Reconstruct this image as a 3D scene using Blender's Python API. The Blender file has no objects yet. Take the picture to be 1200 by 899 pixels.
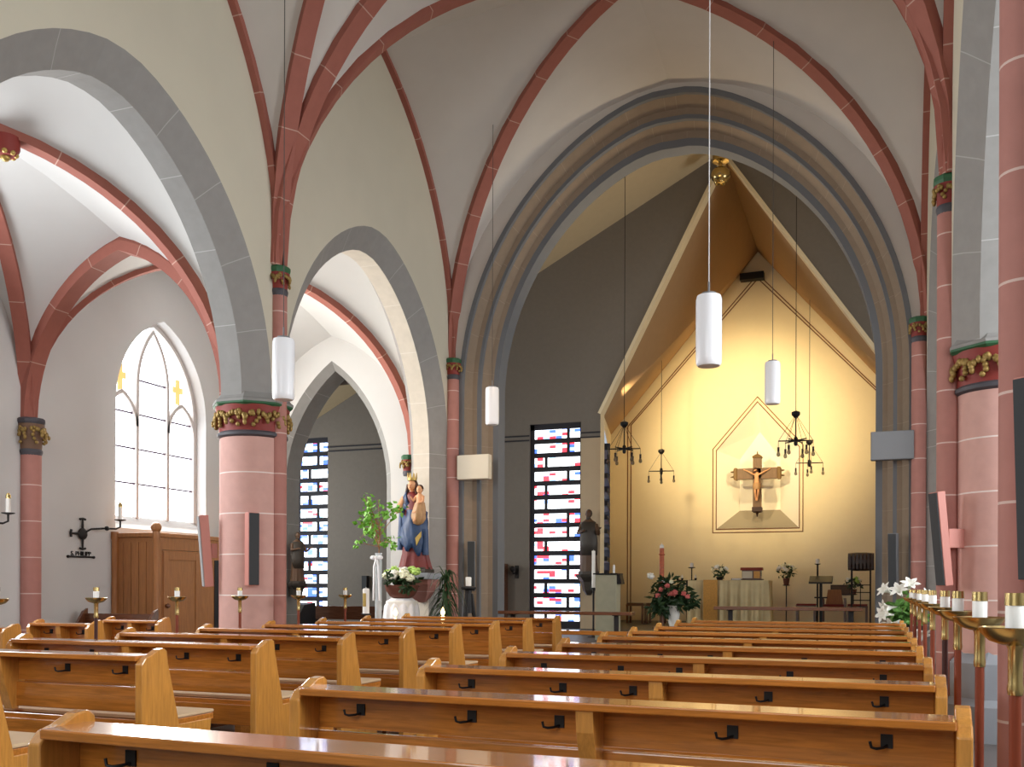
import bpy, bmesh, math, random
from mathutils import Vector, Matrix
PI = math.pi
# ------------------------------------------------------------------ camera, world, lights, exposure
SC = bpy.context.scene
COL = SC.collection
EYE = 1.30                      # eye height
FPX = 1133.0                    # focal length for a 1200 px wide frame
YAW = math.radians(20.8)
CY, SY = math.cos(YAW), math.sin(YAW)
cd = bpy.data.cameras.new('camera'); cam = bpy.data.objects.new('camera', cd); COL.objects.link(cam)
cd.sensor_fit = 'HORIZONTAL'; cd.sensor_width = 36.0; cd.lens = FPX / 1200 * 36
cd.shift_y = (688.5 - 449.5) / 1200; cd.clip_start = 0.05; cd.clip_end = 200
cam.matrix_world = Matrix.Translation((0, 0, EYE)) @ Matrix.Rotation(YAW, 4, 'Z') @ Matrix.Rotation(PI / 2, 4, 'X') @ Matrix.Rotation(math.radians(0.18), 4, 'Z')
SC.camera = cam
SC.view_settings.view_transform = 'Standard'; SC.view_settings.look = 'None'
SC.view_settings.exposure = 0.0; SC.view_settings.gamma = 1.0; SC.view_settings.use_curve_mapping = False
SC.cycles.use_denoising = True
SC.cycles.max_bounces = 8; SC.cycles.diffuse_bounces = 6; SC.cycles.glossy_bounces = 4; SC.cycles.transmission_bounces = 6
SC.cycles.sample_clamp_indirect = 6.0
SC.cycles.caustics_reflective = False; SC.cycles.caustics_refractive = False
W = bpy.data.worlds.new('world'); SC.world = W; W.use_nodes = True
W.node_tree.nodes['Background'].inputs[0].default_value = (0.75, 0.85, 1.0, 1)
W.node_tree.nodes['Background'].inputs[1].default_value = 0.6

def area(name, loc, direction, sx, sy, watts, color):
    l = bpy.data.lights.new(name, 'AREA'); l.shape = 'RECTANGLE'; l.size = sx; l.size_y = sy; l.energy = watts; l.color = color
    o = bpy.data.objects.new(name, l); COL.objects.link(o); o.location = loc
    o.rotation_euler = Vector(direction).to_track_quat('-Z', 'Y').to_euler(); return o
def spot(name, loc, target, watts, color, angle, blend, radius=0.15):
    l = bpy.data.lights.new(name, 'SPOT'); l.energy = watts; l.color = color; l.spot_size = math.radians(angle); l.spot_blend = blend; l.shadow_soft_size = radius
    o = bpy.data.objects.new(name, l); COL.objects.link(o); o.location = loc
    o.rotation_euler = (Vector(target) - Vector(loc)).to_track_quat('-Z', 'Y').to_euler(); return o
DAY = (0.93, 0.97, 1.0)
WARM = (1.0, 0.77, 0.42)
# daylight: the west window behind the camera, the aisle windows
area('light_west_window', (-2.97, -4.8, 4.6), (0, 1, -0.12), 4.5, 5.0, 370, DAY)
area('light_left_aisle_window_far', (-10.18, 12.0, 3.7), (1, 0, -0.15), 1.8, 2.6, 230, (1.0, 0.95, 0.86))
area('light_left_aisle_window_near', (-10.18, 7.04, 3.7), (1, 0, -0.15), 1.8, 2.6, 190, DAY)
area('light_left_aisle_window_rear', (-10.18, 2.2, 3.7), (1, 0, -0.15), 1.8, 2.6, 190, DAY)
area('light_right_aisle_window_far', (4.24, 12.0, 3.7), (-1, 0, 0.1), 1.8, 2.6, 210, DAY)
area('light_right_aisle_window_middle', (4.24, 7.04, 3.7), (-1, 0, 0.1), 1.8, 2.6, 250, DAY)
area('light_right_aisle_window_rear', (4.24, 2.2, 3.7), (-1, 0, 0.1), 1.8, 2.6, 250, DAY)
# sanctuary floodlights and uplight, with added fills for crossing and arch jamb
spot('light_ridge_spot', (-2.6, 20.4, 8.6), (-3.3, 25.6, 5.4), 1000, WARM, 58, 0.9, 0.12)
spot('light_flood_left', (-5.2, 20.45, 5.6), (-3.1, 25.6, 5.5), 1600, WARM, 76, 1.0, 0.12)
spot('light_flood_right', (0.0, 20.45, 5.6), (-3.0, 25.6, 5.4), 1000, WARM, 76, 1.0, 0.12)
area('light_crossing_right_fill', (5.3, 17.4, 3.0), (-1, 0, 0.05), 2.5, 4.0, 300, DAY)  # added daylight fill for the crossing; this side wall has no window
area('light_crossing_left_fill', (-14.8, 17.0, 3.0), (1, 0, 0.05), 2.0, 3.0, 300, DAY)  # added fill from the opposite windowless side wall, brightens the dark wall
spot('light_jamb_warm_fill', (-1.0, 9.0, 7.6), (-6.1, 14.5, 2.6), 760, (1.0, .76, .52), 32, 0.9, 0.1)  # added warm spot to brighten the left arch jamb, without a fixture
area('light_crossing_uplight', (-3.0, 15.5, 5.6), (0, 0.25, 1), 2.0, 0.3, 40, (1.0, 0.76, 0.46))

# ------------------------------------------------------------------ helpers
def X_at(px, Y):
    t = (px - 600) / FPX; return Y * (t * CY - SY) / (CY + t * SY)
def Y_at(px, X):
    t = (px - 600) / FPX; return X * (CY + t * SY) / (t * CY - SY)
def Z_at(px, py, X, Y):
    return EYE + (688.5 + (px - 600) * 0.0032 - py) / FPX * (-X * SY + Y * CY)

def lin(r, g, b):
    f = lambda c: ((c / 255 + 0.055) / 1.055) ** 2.4 if c > 10 else c / 255 / 12.92
    return (f(r), f(g), f(b), 1)

MATS = {}
def mat(name, color, rough=0.7, metal=0.0, noise=0.0, nscale=6.0, bump=0.0, spec=0.4, coat=0.0, emit=None, estr=0.0, alpha=None, trans=0.0, stretch=None):
    m = bpy.data.materials.new(name); m.use_nodes = True; nt = m.node_tree; b = nt.nodes['Principled BSDF']
    b.inputs['Base Color'].default_value = color; b.inputs['Roughness'].default_value = rough; b.inputs['Metallic'].default_value = metal
    b.inputs['Specular IOR Level'].default_value = spec; b.inputs['Coat Weight'].default_value = coat; b.inputs['Coat Roughness'].default_value = 0.12
    if trans: b.inputs['Transmission Weight'].default_value = trans
    if alpha is not None: b.inputs['Alpha'].default_value = alpha
    if emit: b.inputs['Emission Color'].default_value = emit; b.inputs['Emission Strength'].default_value = estr
    if noise or bump:
        tc = nt.nodes.new('ShaderNodeTexCoord'); mp = nt.nodes.new('ShaderNodeMapping'); nt.links.new(tc.outputs['Object'], mp.inputs[0])
        if stretch: mp.inputs['Scale'].default_value = stretch
        n = nt.nodes.new('ShaderNodeTexNoise'); n.inputs['Scale'].default_value = nscale; n.inputs['Detail'].default_value = 6; nt.links.new(mp.outputs[0], n.inputs['Vector'])
        if noise:
            r = nt.nodes.new('ShaderNodeMix'); r.data_type = 'RGBA'
            r.inputs[6].default_value = tuple(max(0, c * (1 - noise)) for c in color[:3]) + (1,); r.inputs[7].default_value = tuple(min(1, c * (1 + noise)) for c in color[:3]) + (1,)
            nt.links.new(n.outputs['Fac'], r.inputs[0]); nt.links.new(r.outputs[2], b.inputs['Base Color'])
        if bump:
            bp = nt.nodes.new('ShaderNodeBump'); bp.inputs['Strength'].default_value = bump; bp.inputs['Distance'].default_value = 0.01
            nt.links.new(n.outputs['Fac'], bp.inputs['Height']); nt.links.new(bp.outputs[0], b.inputs['Normal'])
    MATS[name] = m; return m

def jointed(name, color, joint, spacing, width, offset=0.0, rough=0.75, noise=0.12):
    """painted stone with pale joint lines every `spacing` along the UV's v (metres)"""
    m = mat(name, color, rough, noise=noise, nscale=9.0, bump=0.15); nt = m.node_tree; b = nt.nodes['Principled BSDF']
    src = b.inputs['Base Color'].links[0].from_socket
    uv = nt.nodes.new('ShaderNodeUVMap'); sp = nt.nodes.new('ShaderNodeSeparateXYZ'); nt.links.new(uv.outputs[0], sp.inputs[0])
    def mth(op, a, v):
        k = nt.nodes.new('ShaderNodeMath'); k.operation = op; nt.links.new(a, k.inputs[0]); k.inputs[1].default_value = v; return k.outputs[0]
    x = mth('ADD', sp.outputs['Y'], -offset + 100 * spacing); x = mth('MODULO', x, spacing); x = mth('LESS_THAN', x, width)
    r = nt.nodes.new('ShaderNodeMix'); r.data_type = 'RGBA'; nt.links.new(x, r.inputs[0]); nt.links.new(src, r.inputs[6]); r.inputs[7].default_value = joint
    nt.links.new(r.outputs[2], b.inputs['Base Color']); return m

def wood(name, color, dark=0.6, rough=0.26, coat=0.9, stretch=(1.2, 18, 18), spec=0.5):
    m = mat(name, color, rough, coat=coat, spec=spec); nt = m.node_tree; b = nt.nodes['Principled BSDF']
    b.inputs['Coat Roughness'].default_value = 0.06
    tc = nt.nodes.new('ShaderNodeTexCoord'); mp = nt.nodes.new('ShaderNodeMapping'); mp.inputs['Scale'].default_value = stretch; nt.links.new(tc.outputs['Object'], mp.inputs[0])
    n = nt.nodes.new('ShaderNodeTexNoise'); n.inputs['Scale'].default_value = 3.0; n.inputs['Detail'].default_value = 8; n.inputs['Roughness'].default_value = 0.65; n.inputs['Distortion'].default_value = 0.6
    nt.links.new(mp.outputs[0], n.inputs['Vector'])
    r = nt.nodes.new('ShaderNodeValToRGB'); r.color_ramp.elements[0].position = 0.3; r.color_ramp.elements[1].position = 0.72
    r.color_ramp.elements[0].color = tuple(c * dark for c in color[:3]) + (1,); r.color_ramp.elements[1].color = tuple(min(1, c * 1.2) for c in color[:3]) + (1,)
    nt.links.new(n.outputs['Fac'], r.inputs[0]); nt.links.new(r.outputs[0], b.inputs['Base Color']); return m

class MB:
    def __init__(s): s.v = []; s.f = []; s.uv = []; s.mi = []
    def add(s, vs, fs, uvs=None, mi=0):
        k = len(s.v); s.v += [tuple(v) for v in vs]
        for f in fs:
            s.f.append([k + i for i in f]); s.mi.append(mi)
            s.uv.append([uvs[i] for i in f] if uvs else [(vs[i][0], vs[i][2]) for i in f])
        return s
    def box(s, lo, hi, mi=0, M=None):
        x0, y0, z0 = lo; x1, y1, z1 = hi
        vs = [Vector(p) for p in ((x0, y0, z0), (x1, y0, z0), (x1, y1, z0), (x0, y1, z0), (x0, y0, z1), (x1, y0, z1), (x1, y1, z1), (x0, y1, z1))]
        if M: vs = [M @ v for v in vs]
        return s.add(vs, [(3, 2, 1, 0), (4, 5, 6, 7), (0, 1, 5, 4), (1, 2, 6, 5), (2, 3, 7, 6), (3, 0, 4, 7)], mi=mi)
    def prism(s, poly, a, b, axis='x', mi=0):
        """polygon in the two other axes (y,z / x,z / x,y), extruded from a to b along axis"""
        n = len(poly)
        P = {'x': lambda p, q: (q, p[0], p[1]), 'y': lambda p, q: (p[0], q, p[1]), 'z': lambda p, q: (p[0], p[1], q)}[axis]
        vs = [P(p, a) for p in poly] + [P(p, b) for p in poly]
        return s.add(vs, [list(range(n))[::-1], list(range(n, 2 * n))] + [(i, (i + 1) % n, n + (i + 1) % n, n + i) for i in range(n)], mi=mi)
    def rings(s, rs, closed=True, caps=True, mi=0, v0=None):
        """loft through rings (lists of points of the same length); uv v = length along"""
        n = len(rs[0]); vs = []; uvs = []; L = 0.0
        for i, r in enumerate(rs):
            if i: L += (Vector(r[0]) - Vector(rs[i - 1][0])).length
            vv = L if v0 is None else v0[i]
            for j, p in enumerate(r): vs.append(p); uvs.append((j / n, vv))
        fs = []
        for i in range(len(rs) - 1):
            for j in range(n if closed else n - 1):
                k = (j + 1) % n; fs.append((i * n + j, i * n + k, (i + 1) * n + k, (i + 1) * n + j))
        if caps and closed: fs.append(list(range(n))[::-1]); fs.append([(len(rs) - 1) * n + j for j in range(n)])
        return s.add(vs, fs, uvs, mi)
    def lathe(s, prof, c=(0, 0, 0), n=24, mi=0, a0=0.0, sx=1.0, sy=1.0):
        rs = [[(c[0] + r * sx * math.cos(a0 + 2 * PI * j / n), c[1] + r * sy * math.sin(a0 + 2 * PI * j / n), c[2] + z) for j in range(n)] for r, z in prof]
        return s.rings(rs, mi=mi, v0=[c[2] + z for r, z in prof])
    def cyl(s, p0, p1, r0, r1=None, n=12, mi=0):
        return s.tube([p0, p1], [r0, r0 if r1 is None else r1], n, mi)
    def tube(s, path, r, n=8, mi=0):
        path = [Vector(p) for p in path]; rad = r if isinstance(r, (list, tuple)) else [r] * len(path); rs = []; u = None
        for i, p in enumerate(path):
            t = (path[min(i + 1, len(path) - 1)] - path[max(i - 1, 0)]).normalized()
            if u is None: u = t.orthogonal().normalized()
            u = (u - t * u.dot(t)); u = u.normalized() if u.length > 1e-6 else t.orthogonal().normalized(); w = t.cross(u)
            rs.append([p + (u * math.cos(2 * PI * j / n) + w * math.sin(2 * PI * j / n)) * rad[i] for j in range(n)])
        return s.rings(rs, mi=mi)
    def ball(s, c, r, n=12, mi=0, sc=(1, 1, 1), M=None):
        rs = []; m = max(4, n // 2)
        for i in range(m + 1):
            a = PI * i / m; rr = max(math.sin(a), 1e-3)
            rs.append([Vector((r * sc[0] * rr * math.cos(2 * PI * j / n), r * sc[1] * rr * math.sin(2 * PI * j / n), -r * sc[2] * math.cos(a))) for j in range(n)])
        rs = [[(M @ p if M else p) + Vector(c) for p in q] for q in rs]
        return s.rings(rs, mi=mi)
    def sweep(s, path, side, prof, mi=0, flip=1):
        """profile (w, depth) swept along path; side = constant side vector; depth goes along side x tangent"""
        path = [Vector(p) for p in path]; side = Vector(side).normalized(); rs = []
        for i, p in enumerate(path):
            t = (path[min(i + 1, len(path) - 1)] - path[max(i - 1, 0)]).normalized()
            nrm = side.cross(t).normalized() * flip
            rs.append([p + side * w + nrm * d for w, d in prof])
        return s.rings(rs, mi=mi)
    def build(s, name, mats, parent=None, smooth=None, bevel=0.0, loc=None):
        me = bpy.data.meshes.new(name); me.from_pydata(s.v, [], s.f)
        for m in (mats if isinstance(mats, (list, tuple)) else [mats]): me.materials.append(m)
        ul = me.uv_layers.new(name='UVMap'); k = 0; flat = []
        for u in s.uv:
            for a in u: flat += [a[0], a[1]]
        ul.data.foreach_set('uv', flat); me.polygons.foreach_set('material_index', s.mi)
        bm = bmesh.new(); bm.from_mesh(me); bmesh.ops.recalc_face_normals(bm, faces=bm.faces); bm.to_mesh(me); bm.free()
        if smooth is not None:
            me.polygons.foreach_set('use_smooth', [True] * len(me.polygons)); me.set_sharp_from_angle(angle=math.radians(smooth))
        me.update()
        o = bpy.data.objects.new(name, me); COL.objects.link(o)
        if loc: o.location = loc
        if parent: o.parent = parent
        if bevel:
            b = o.modifiers.new('bevel', 'BEVEL'); b.width = bevel; b.segments = 2; b.limit_method = 'ANGLE'
        return o

def tag(o, label, cat, group=None, kind=None):
    o['label'] = label; o['category'] = cat
    if group: o['group'] = group
    if kind: o['kind'] = kind
    return o
def thing(name, label, cat, loc=(0, 0, 0), rotz=0.0, group=None, kind=None):
    o = bpy.data.objects.new(name, None); o.empty_display_size = 0.1; COL.objects.link(o); o.location = loc; o.rotation_euler = (0, 0, rotz)
    return tag(o, label, cat, group, kind)
def struct(o, label, cat): return tag(o, label, cat, None, 'structure')
def dup(root, loc, label, rotz=None, group=None):
    r = root.copy(); COL.objects.link(r); r.location = loc; r['label'] = label
    if rotz is not None: r.rotation_euler = (0, 0, rotz)
    if group: r['group'] = group
    for ch in list(root.children):
        c = ch.copy(); COL.objects.link(c); c.parent = r
        for g in list(ch.children):
            d = g.copy(); COL.objects.link(d); d.parent = c
    return r
def pointed(a, h, zs, n=14, soft=0.0):
    """left base -> apex -> right base of an arch of half span a and rise h springing at zs: [(u, z)]"""
    pts = []
    if h >= a:
        R = (a * a + h * h) / (2 * a); th = math.acos(max(-1, min(1, (R - a) / R)))
        for i in range(n + 1):
            t = th * i / n; u = a - R + R * math.cos(t)
            uu = min(a, math.hypot(u, soft * (1 - u / a))); pts.append((-u, zs + math.sqrt(max(0, R * R - (uu + R - a) ** 2))))
    else:
        for i in range(n + 1):
            t = PI / 2 * i / n; pts.append((-a * math.cos(t), zs + h * math.sin(t)))
    return pts + [(-u, z) for u, z in pts[-2::-1]]

# ------------------------------------------------------------------ materials
plaster_nave = mat('nave_plaster', lin(196, 190, 172), 0.9, noise=0.05, nscale=2.0, bump=0.1, spec=0.2)
plaster_white = mat('aisle_plaster', lin(200, 200, 198), 0.9, noise=0.04, nscale=2.0, bump=0.1, spec=0.2)
vault_plaster = mat('vault_plaster', lin(196, 191, 184), 0.9, noise=0.05, nscale=3.0, bump=0.15, spec=0.2)
grey_stone = jointed('grey_painted_stone', lin(142, 140, 137), lin(168, 167, 165), 0.8, 0.010)
soffit_stone = jointed('pale_grey_stone', lin(136, 135, 132), lin(165, 164, 162), 0.8, 0.010)
white_stone = jointed('cream_painted_stone', lin(206, 198, 184), lin(220, 214, 204), 0.8, 0.010)
chancel_stone = jointed('chancel_arch_stone', lin(134, 117, 98), lin(148, 132, 114), 0.6, 0.008)
chancel_fillet = mat('chancel_arch_fillet', lin(106, 108, 111), 0.8, noise=0.05)
red_stone = jointed('red_rib_stone', lin(150, 90, 77), lin(184, 150, 136), 0.75, 0.012)
shaft_stone = jointed('red_shaft_stone', lin(168, 116, 106), lin(205, 180, 170), 0.465, 0.012, offset=0.265)
pier_stone = jointed('pink_pier_stone', lin(196, 154, 144), lin(222, 208, 202), 0.465, 0.013, offset=0.265)
plinth_stone = mat('grey_plinth_stone', lin(140, 144, 150), 0.8, noise=0.08)
cap_red = mat('capital_red', lin(128, 44, 36), 0.6, noise=0.1)
cap_green = mat('capital_green', lin(46, 92, 60), 0.6)
cap_dark = mat('capital_ring', lin(70, 68, 74), 0.6)
gold = mat('gold_leaf', lin(176, 148, 82), 0.4, 0.5)
old_gold = mat('dull_gold', lin(150, 124, 70), 0.5, 0.4, noise=0.5, nscale=12)
cap_brown = mat('capital_brown', lin(110, 84, 66), 0.7)
dark_wall = mat('chancel_dark_brick', lin(120, 114, 106), 0.9, noise=0.08, nscale=14, bump=0.3)
cross_ceiling = mat('crossing_ceiling_plaster', lin(205, 186, 150), 0.9, noise=0.05)
sanct_ceiling = mat('sanctuary_ceiling_plaster', lin(166, 134, 98), 0.9, noise=0.06)
end_plaster = mat('sanctuary_wall_plaster', lin(232, 218, 184), 0.9, noise=0.03, bump=0.05)
niche_bright = mat('niche_lit_plaster', lin(246, 240, 224), 0.9)  # paler than the wall plaster: the niche's brighter lighting put into its colour
pier_beige_lit = mat('warm_lit_pier_paint', lin(186, 166, 138), 0.9, noise=0.05)  # lighter pier paint with warm sanctuary light mixed into the colour
sill_grey = mat('niche_sill_grey', lin(150, 142, 126), 0.9)
line_paint = mat('brown_line_paint', lin(120, 78, 50), 0.8)
floor_tile = mat('dark_floor_tile', lin(96, 92, 90), 0.35, noise=0.15, nscale=3)
step_stone = mat('dark_step_stone', lin(70, 68, 68), 0.5, noise=0.15)
oak = wood('honey_oak', lin(188, 116, 44), 0.62)
oak_pale = wood('pale_oak', lin(196, 136, 62), 0.78, stretch=(18, 18, 1.5))
oak_dark = wood('brown_oak', lin(104, 62, 38), 0.6)
conf_wood = wood('confessional_oak', lin(160, 106, 58), 0.76, 0.5, 0.1, stretch=(14, 14, 1.2))
dark_wood = wood('dark_walnut', lin(58, 34, 24), 0.6, 0.5, 0.05)
pad = mat('beige_pad', lin(206, 178, 142), 0.85, noise=0.05)
kneel_pad = mat('dark_kneeler_pad', lin(70, 52, 56), 0.5)
black_iron = mat('black_iron', lin(34, 32, 32), 0.5, 0.4)
black_plastic = mat('black_plastic', lin(26, 26, 28), 0.45)
brass = mat('polished_brass', lin(200, 176, 120), 0.24, 1.0)
wax = mat('white_wax', lin(240, 238, 232), 0.45)
copper_pole = mat('red_brown_pole', lin(126, 58, 36), 0.35, 0.2)
dark_pole = mat('dark_brown_pole', lin(66, 34, 30), 0.35, 0.1)
white_glass = mat('opal_glass', lin(238, 240, 244), 0.25, spec=0.5)
white_metal = mat('white_metal', lin(225, 225, 222), 0.4)
lead = mat('dark_concrete_tracery', lin(46, 46, 52), 0.8)
tracery_stone = mat('tracery_stone', lin(196, 190, 186), 0.8)
bar_iron = mat('saddle_bar_iron', lin(96, 84, 104), 0.6)
speaker_light = mat('light_grey_cloth', lin(150, 150, 150), 0.8)
speaker_pink = mat('pink_housing', lin(192, 128, 116), 0.5)
speaker_grey = mat('grey_housing', lin(112, 113, 115), 0.5)
speaker_front = mat('dark_grille_cloth', lin(58, 60, 62), 0.8)
box_cream = mat('cream_housing', lin(206, 196, 176), 0.6)
skin = mat('painted_skin', lin(212, 158, 116), 0.5)
hair_brown = mat('painted_brown_hair', lin(70, 42, 28), 0.6)
robe_red = mat('painted_red_robe', lin(108, 36, 34), 0.45, noise=0.4, nscale=9)
mantle_blue = mat('painted_blue_mantle', lin(42, 66, 104), 0.45, noise=0.55, nscale=11)
lining_tan = mat('painted_tan_cloth', lin(170, 132, 92), 0.5, noise=0.35, nscale=14)
bronze = mat('dark_statue_wood', lin(88, 64, 46), 0.5, noise=0.2)
statue_dark = mat('dark_robe_paint', lin(62, 56, 50), 0.5, noise=0.2)
leaf_green = mat('fresh_leaf', lin(116, 178, 62), 0.5, noise=0.3, nscale=20)
leaf_dark = mat('dark_leaf', lin(40, 66, 34), 0.5, noise=0.3, nscale=20)
petal_white = mat('white_petal', lin(244, 244, 236), 0.6)
petal_cream = mat('cream_petal', lin(236, 236, 206), 0.6)
petal_green = mat('green_petal', lin(176, 208, 110), 0.6)
petal_pink = mat('pink_petal', lin(222, 120, 116), 0.6)
terracotta = mat('terracotta', lin(104, 60, 46), 0.7)
tarnished = mat('tarnished_gilding', lin(116, 90, 52), 0.5, 0.2)
tulle = mat('white_tulle', lin(238, 238, 240), 0.6, noise=0.08)
glass = mat('clear_glass', lin(225, 232, 235), 0.08, alpha=0.45)
lace = mat('altar_lace', lin(212, 194, 150), 0.8, noise=0.25, nscale=5)
brocade = mat('gold_brocade', lin(206, 150, 70), 0.5, noise=0.35, nscale=40)
marble = mat('green_grey_marble', lin(176, 172, 146), 0.4, noise=0.18, nscale=7)
red_cushion = mat('red_cushion', lin(126, 40, 36), 0.8)
paper = mat('white_paper', lin(230, 232, 238), 0.7)
flame = mat('candle_flame', (1, 0.7, 0.3, 1), 0.5, emit=(1.0, 0.62, 0.22, 1), estr=14)
candle_relief = mat('red_candle_relief', lin(186, 98, 66), 0.5, noise=0.6, nscale=22)
sky_glass = mat('daylit_glass', (0.8, 0.85, 0.9, 1), 0.3, emit=(0.93, 0.96, 1.0, 1), estr=5.0)
amber_glass = mat('amber_glass', lin(190, 160, 90), 0.3, emit=lin(226, 196, 130), estr=0.9)
bulb_glass = mat('clear_bulb', lin(96, 80, 62), 0.15, alpha=0.6)

def stained(name, stops, strength):
    m = bpy.data.materials.new(name); m.use_nodes = True; nt = m.node_tree; b = nt.nodes['Principled BSDF']
    tc = nt.nodes.new('ShaderNodeTexCoord'); mp = nt.nodes.new('ShaderNodeMapping'); mp.inputs['Scale'].default_value = (7, 0, 15); nt.links.new(tc.outputs['Object'], mp.inputs[0])
    sn = nt.nodes.new('ShaderNodeVectorMath'); sn.operation = 'FLOOR'; nt.links.new(mp.outputs[0], sn.inputs[0])
    v = nt.nodes.new('ShaderNodeTexWhiteNoise'); v.noise_dimensions = '3D'; nt.links.new(sn.outputs[0], v.inputs['Vector'])
    s = nt.nodes.new('ShaderNodeSeparateColor'); nt.links.new(v.outputs['Color'], s.inputs[0])
    r = nt.nodes.new('ShaderNodeValToRGB'); r.color_ramp.interpolation = 'CONSTANT'; e = r.color_ramp.elements
    while len(e) > 1: e.remove(e[-1])
    e[0].position = 0; e[0].color = stops[0][1]
    for p, c in stops[1:]: e.new(p).color = c
    nt.links.new(s.outputs[0], r.inputs[0]); nt.links.new(r.outputs[0], b.inputs['Base Color']); nt.links.new(r.outputs[0], b.inputs['Emission Color'])
    b.inputs['Emission Strength'].default_value = strength; b.inputs['Roughness'].default_value = 0.3; return m
GW, GB, GD, GR = (0.9, 0.95, 1.0, 1), (0.30, 0.52, 0.95, 1), (0.05, 0.12, 0.55, 1), (0.80, 0.03, 0.05, 1)
glass_red = stained('stained_glass_red_blue', [(0, GW), (0.60, GB), (0.68, GD), (0.76, GR), (0.90, GW)], 3.0)
glass_blue = stained('stained_glass_blue', [(0, GW), (0.52, GB), (0.70, GD), (0.86, GW), (0.95, GR)], 3.0)

# ------------------------------------------------------------------ the shell
XL, XR = -6.5, 0.59; XC = (XL + XR) / 2; HW = (XR - XL) / 2
AT = 0.66                                   # arcade wall thickness
AL, AR = -10.3, XR + (XL + 10.3)            # outer aisle walls
YB = [-5.06, -0.22, 4.62, 9.46, 14.30]
SPR, ASPR = 4.98, 3.42                      # springing of the nave and aisle vaults
YW, YW2 = 14.30, 15.05                      # chancel arch wall
YT, YT2 = 19.9, 20.15                       # dark gable wall
YE = 25.6                                   # sanctuary end wall
mirror = lambda x: XL + XR - x

def arch_loft(mb, axis, c, prof, zs, z0, n=14, soft=0.0):
    """prof = [(half span, rise, depth coordinate, material)]; arch along axis centred at c with straight jambs to z0"""
    rows = []
    for a, h, dpt, mi in prof:
        p = pointed(a, h, zs, n, soft); p = [(-a, z0)] + p + [(a, z0)]; L = 0; uv = []
        for i, q in enumerate(p):
            if i: L += math.hypot(q[0] - p[i - 1][0], q[1] - p[i - 1][1])
            uv.append(L)
        uv = [u if u <= L / 2 else L - u + 0.0 for u in uv]
        rows.append(([((c + u, dpt, z) if axis == 'x' else (dpt, c + u, z)) for u, z in p], uv, mi))
    for (ra, ua, mi), (rb, ub, _) in zip(rows, rows[1:]):
        k = len(ra); vs = ra + rb; uvs = [(0, u) for u in ua] + [(1, u) for u in ua]
        mb.add(vs, [(i, i + 1, k + i + 1, k + i) for i in range(k - 1)], uvs, mi)

def arch_wall(mb, axis, c, half, a, h, zs, z0, ztop, dpt, mi=0, n=14, jamb=True, soft=0.0):
    """one face of a wall at depth dpt between c-half and c+half with a pointed opening"""
    P = (lambda u, z: (c + u, dpt, z)) if axis == 'x' else (lambda u, z: (dpt, c + u, z))
    pts = pointed(a, h, zs, n, soft)
    for (u0, za), (u1, zb) in zip(pts, pts[1:]):
        mb.add([P(u0, za), P(u1, zb), P(u1, ztop), P(u0, ztop)], [(0, 1, 2, 3)], mi=mi)
    if half > a:
        for s in (-1, 1):
            zz = z0 if jamb else zs
            mb.add([P(s * half, zz), P(s * a, zz), P(s * a, ztop), P(s * half, ztop)], [(0, 1, 2, 3)], mi=mi)

# floor
m = MB(); m.box((AL - 0.3, YB[0] - 0.3, -0.2), (AR + 0.3, 13.4, 0.0)); struct(m.build('floor', floor_tile), 'dark tiled church floor under the pews', 'floor')
m = MB(); m.box((-15, 13.4, -0.2), (8, 13.75, 0.16)); m.box((-15, 13.75, -0.2), (8, 19.5, 0.32)); m.box((-15, 19.5, -0.2), (8, 27, 0.42))
struct(m.build('floor_chancel', step_stone), 'raised dark stone chancel floor with steps', 'floor')

# nave arcade walls (both faces) and their arches
ARCH = [(2.32, 2.90, 0.0, 0), (2.03, 2.62, 0.20, 1), (2.03, 2.62, 0.48, 0), (2.30, 2.86, 0.66, 0)]
for side, xf, sgn in (('left', XL, -1), ('right', XR, 1)):
    m = MB()
    for i in range(4):
        c = (YB[i] + YB[i + 1]) / 2; h2 = 2.42
        for dpt in (xf, xf + sgn * AT):
            arch_wall(m, 'y', c, h2, 2.32 if dpt == xf else 2.30, 2.90 if dpt == xf else 2.86, ASPR, 0, 9.5, dpt, jamb=False, n=18, soft=.3)
    struct(m.build('wall_' + side, plaster_nave), 'cream plastered nave wall over the %s arcade arches' % side, 'wall')
    for i in range(4):
        c = (YB[i] + YB[i + 1]) / 2; m = MB()
        arch_loft(m, 'y', c, [(a, h, xf + sgn * d, mi) for a, h, d, mi in ARCH], ASPR, ASPR, 18, .3)
        if i == 3:                                  # the last arch runs down to the floor as a plain jamb at the chancel end
            p = [(xf, c + 2.32), (xf + sgn * .20, c + 2.03), (xf + sgn * .48, c + 2.03), (xf + sgn * .66, c + 2.30)]
            for (q0, q1), mi in zip(zip(p, p[1:]), (0, 1, 0)):
                m.add([(q0[0], q0[1], 0), (q1[0], q1[1], 0), (q1[0], q1[1], ASPR), (q0[0], q0[1], ASPR)], [(0, 1, 2, 3)], [(0, 0), (1, 0), (1, ASPR), (0, ASPR)], mi)
            for xx in (xf, xf + sgn * AT): m.add([(xx, c + 2.30, 0), (xx, YW, 0), (xx, YW, ASPR), (xx, c + 2.30, ASPR)], [(0, 1, 2, 3)], mi=1)
        struct(m.build('trim_%d' % (i + 1 + (10 if side == 'right' else 0)), [grey_stone, soffit_stone if i < 3 else white_stone]), 'grey painted pointed arcade arch on the %s side, bay %d from the rear' % (side, i + 1), 'arch')

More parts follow.
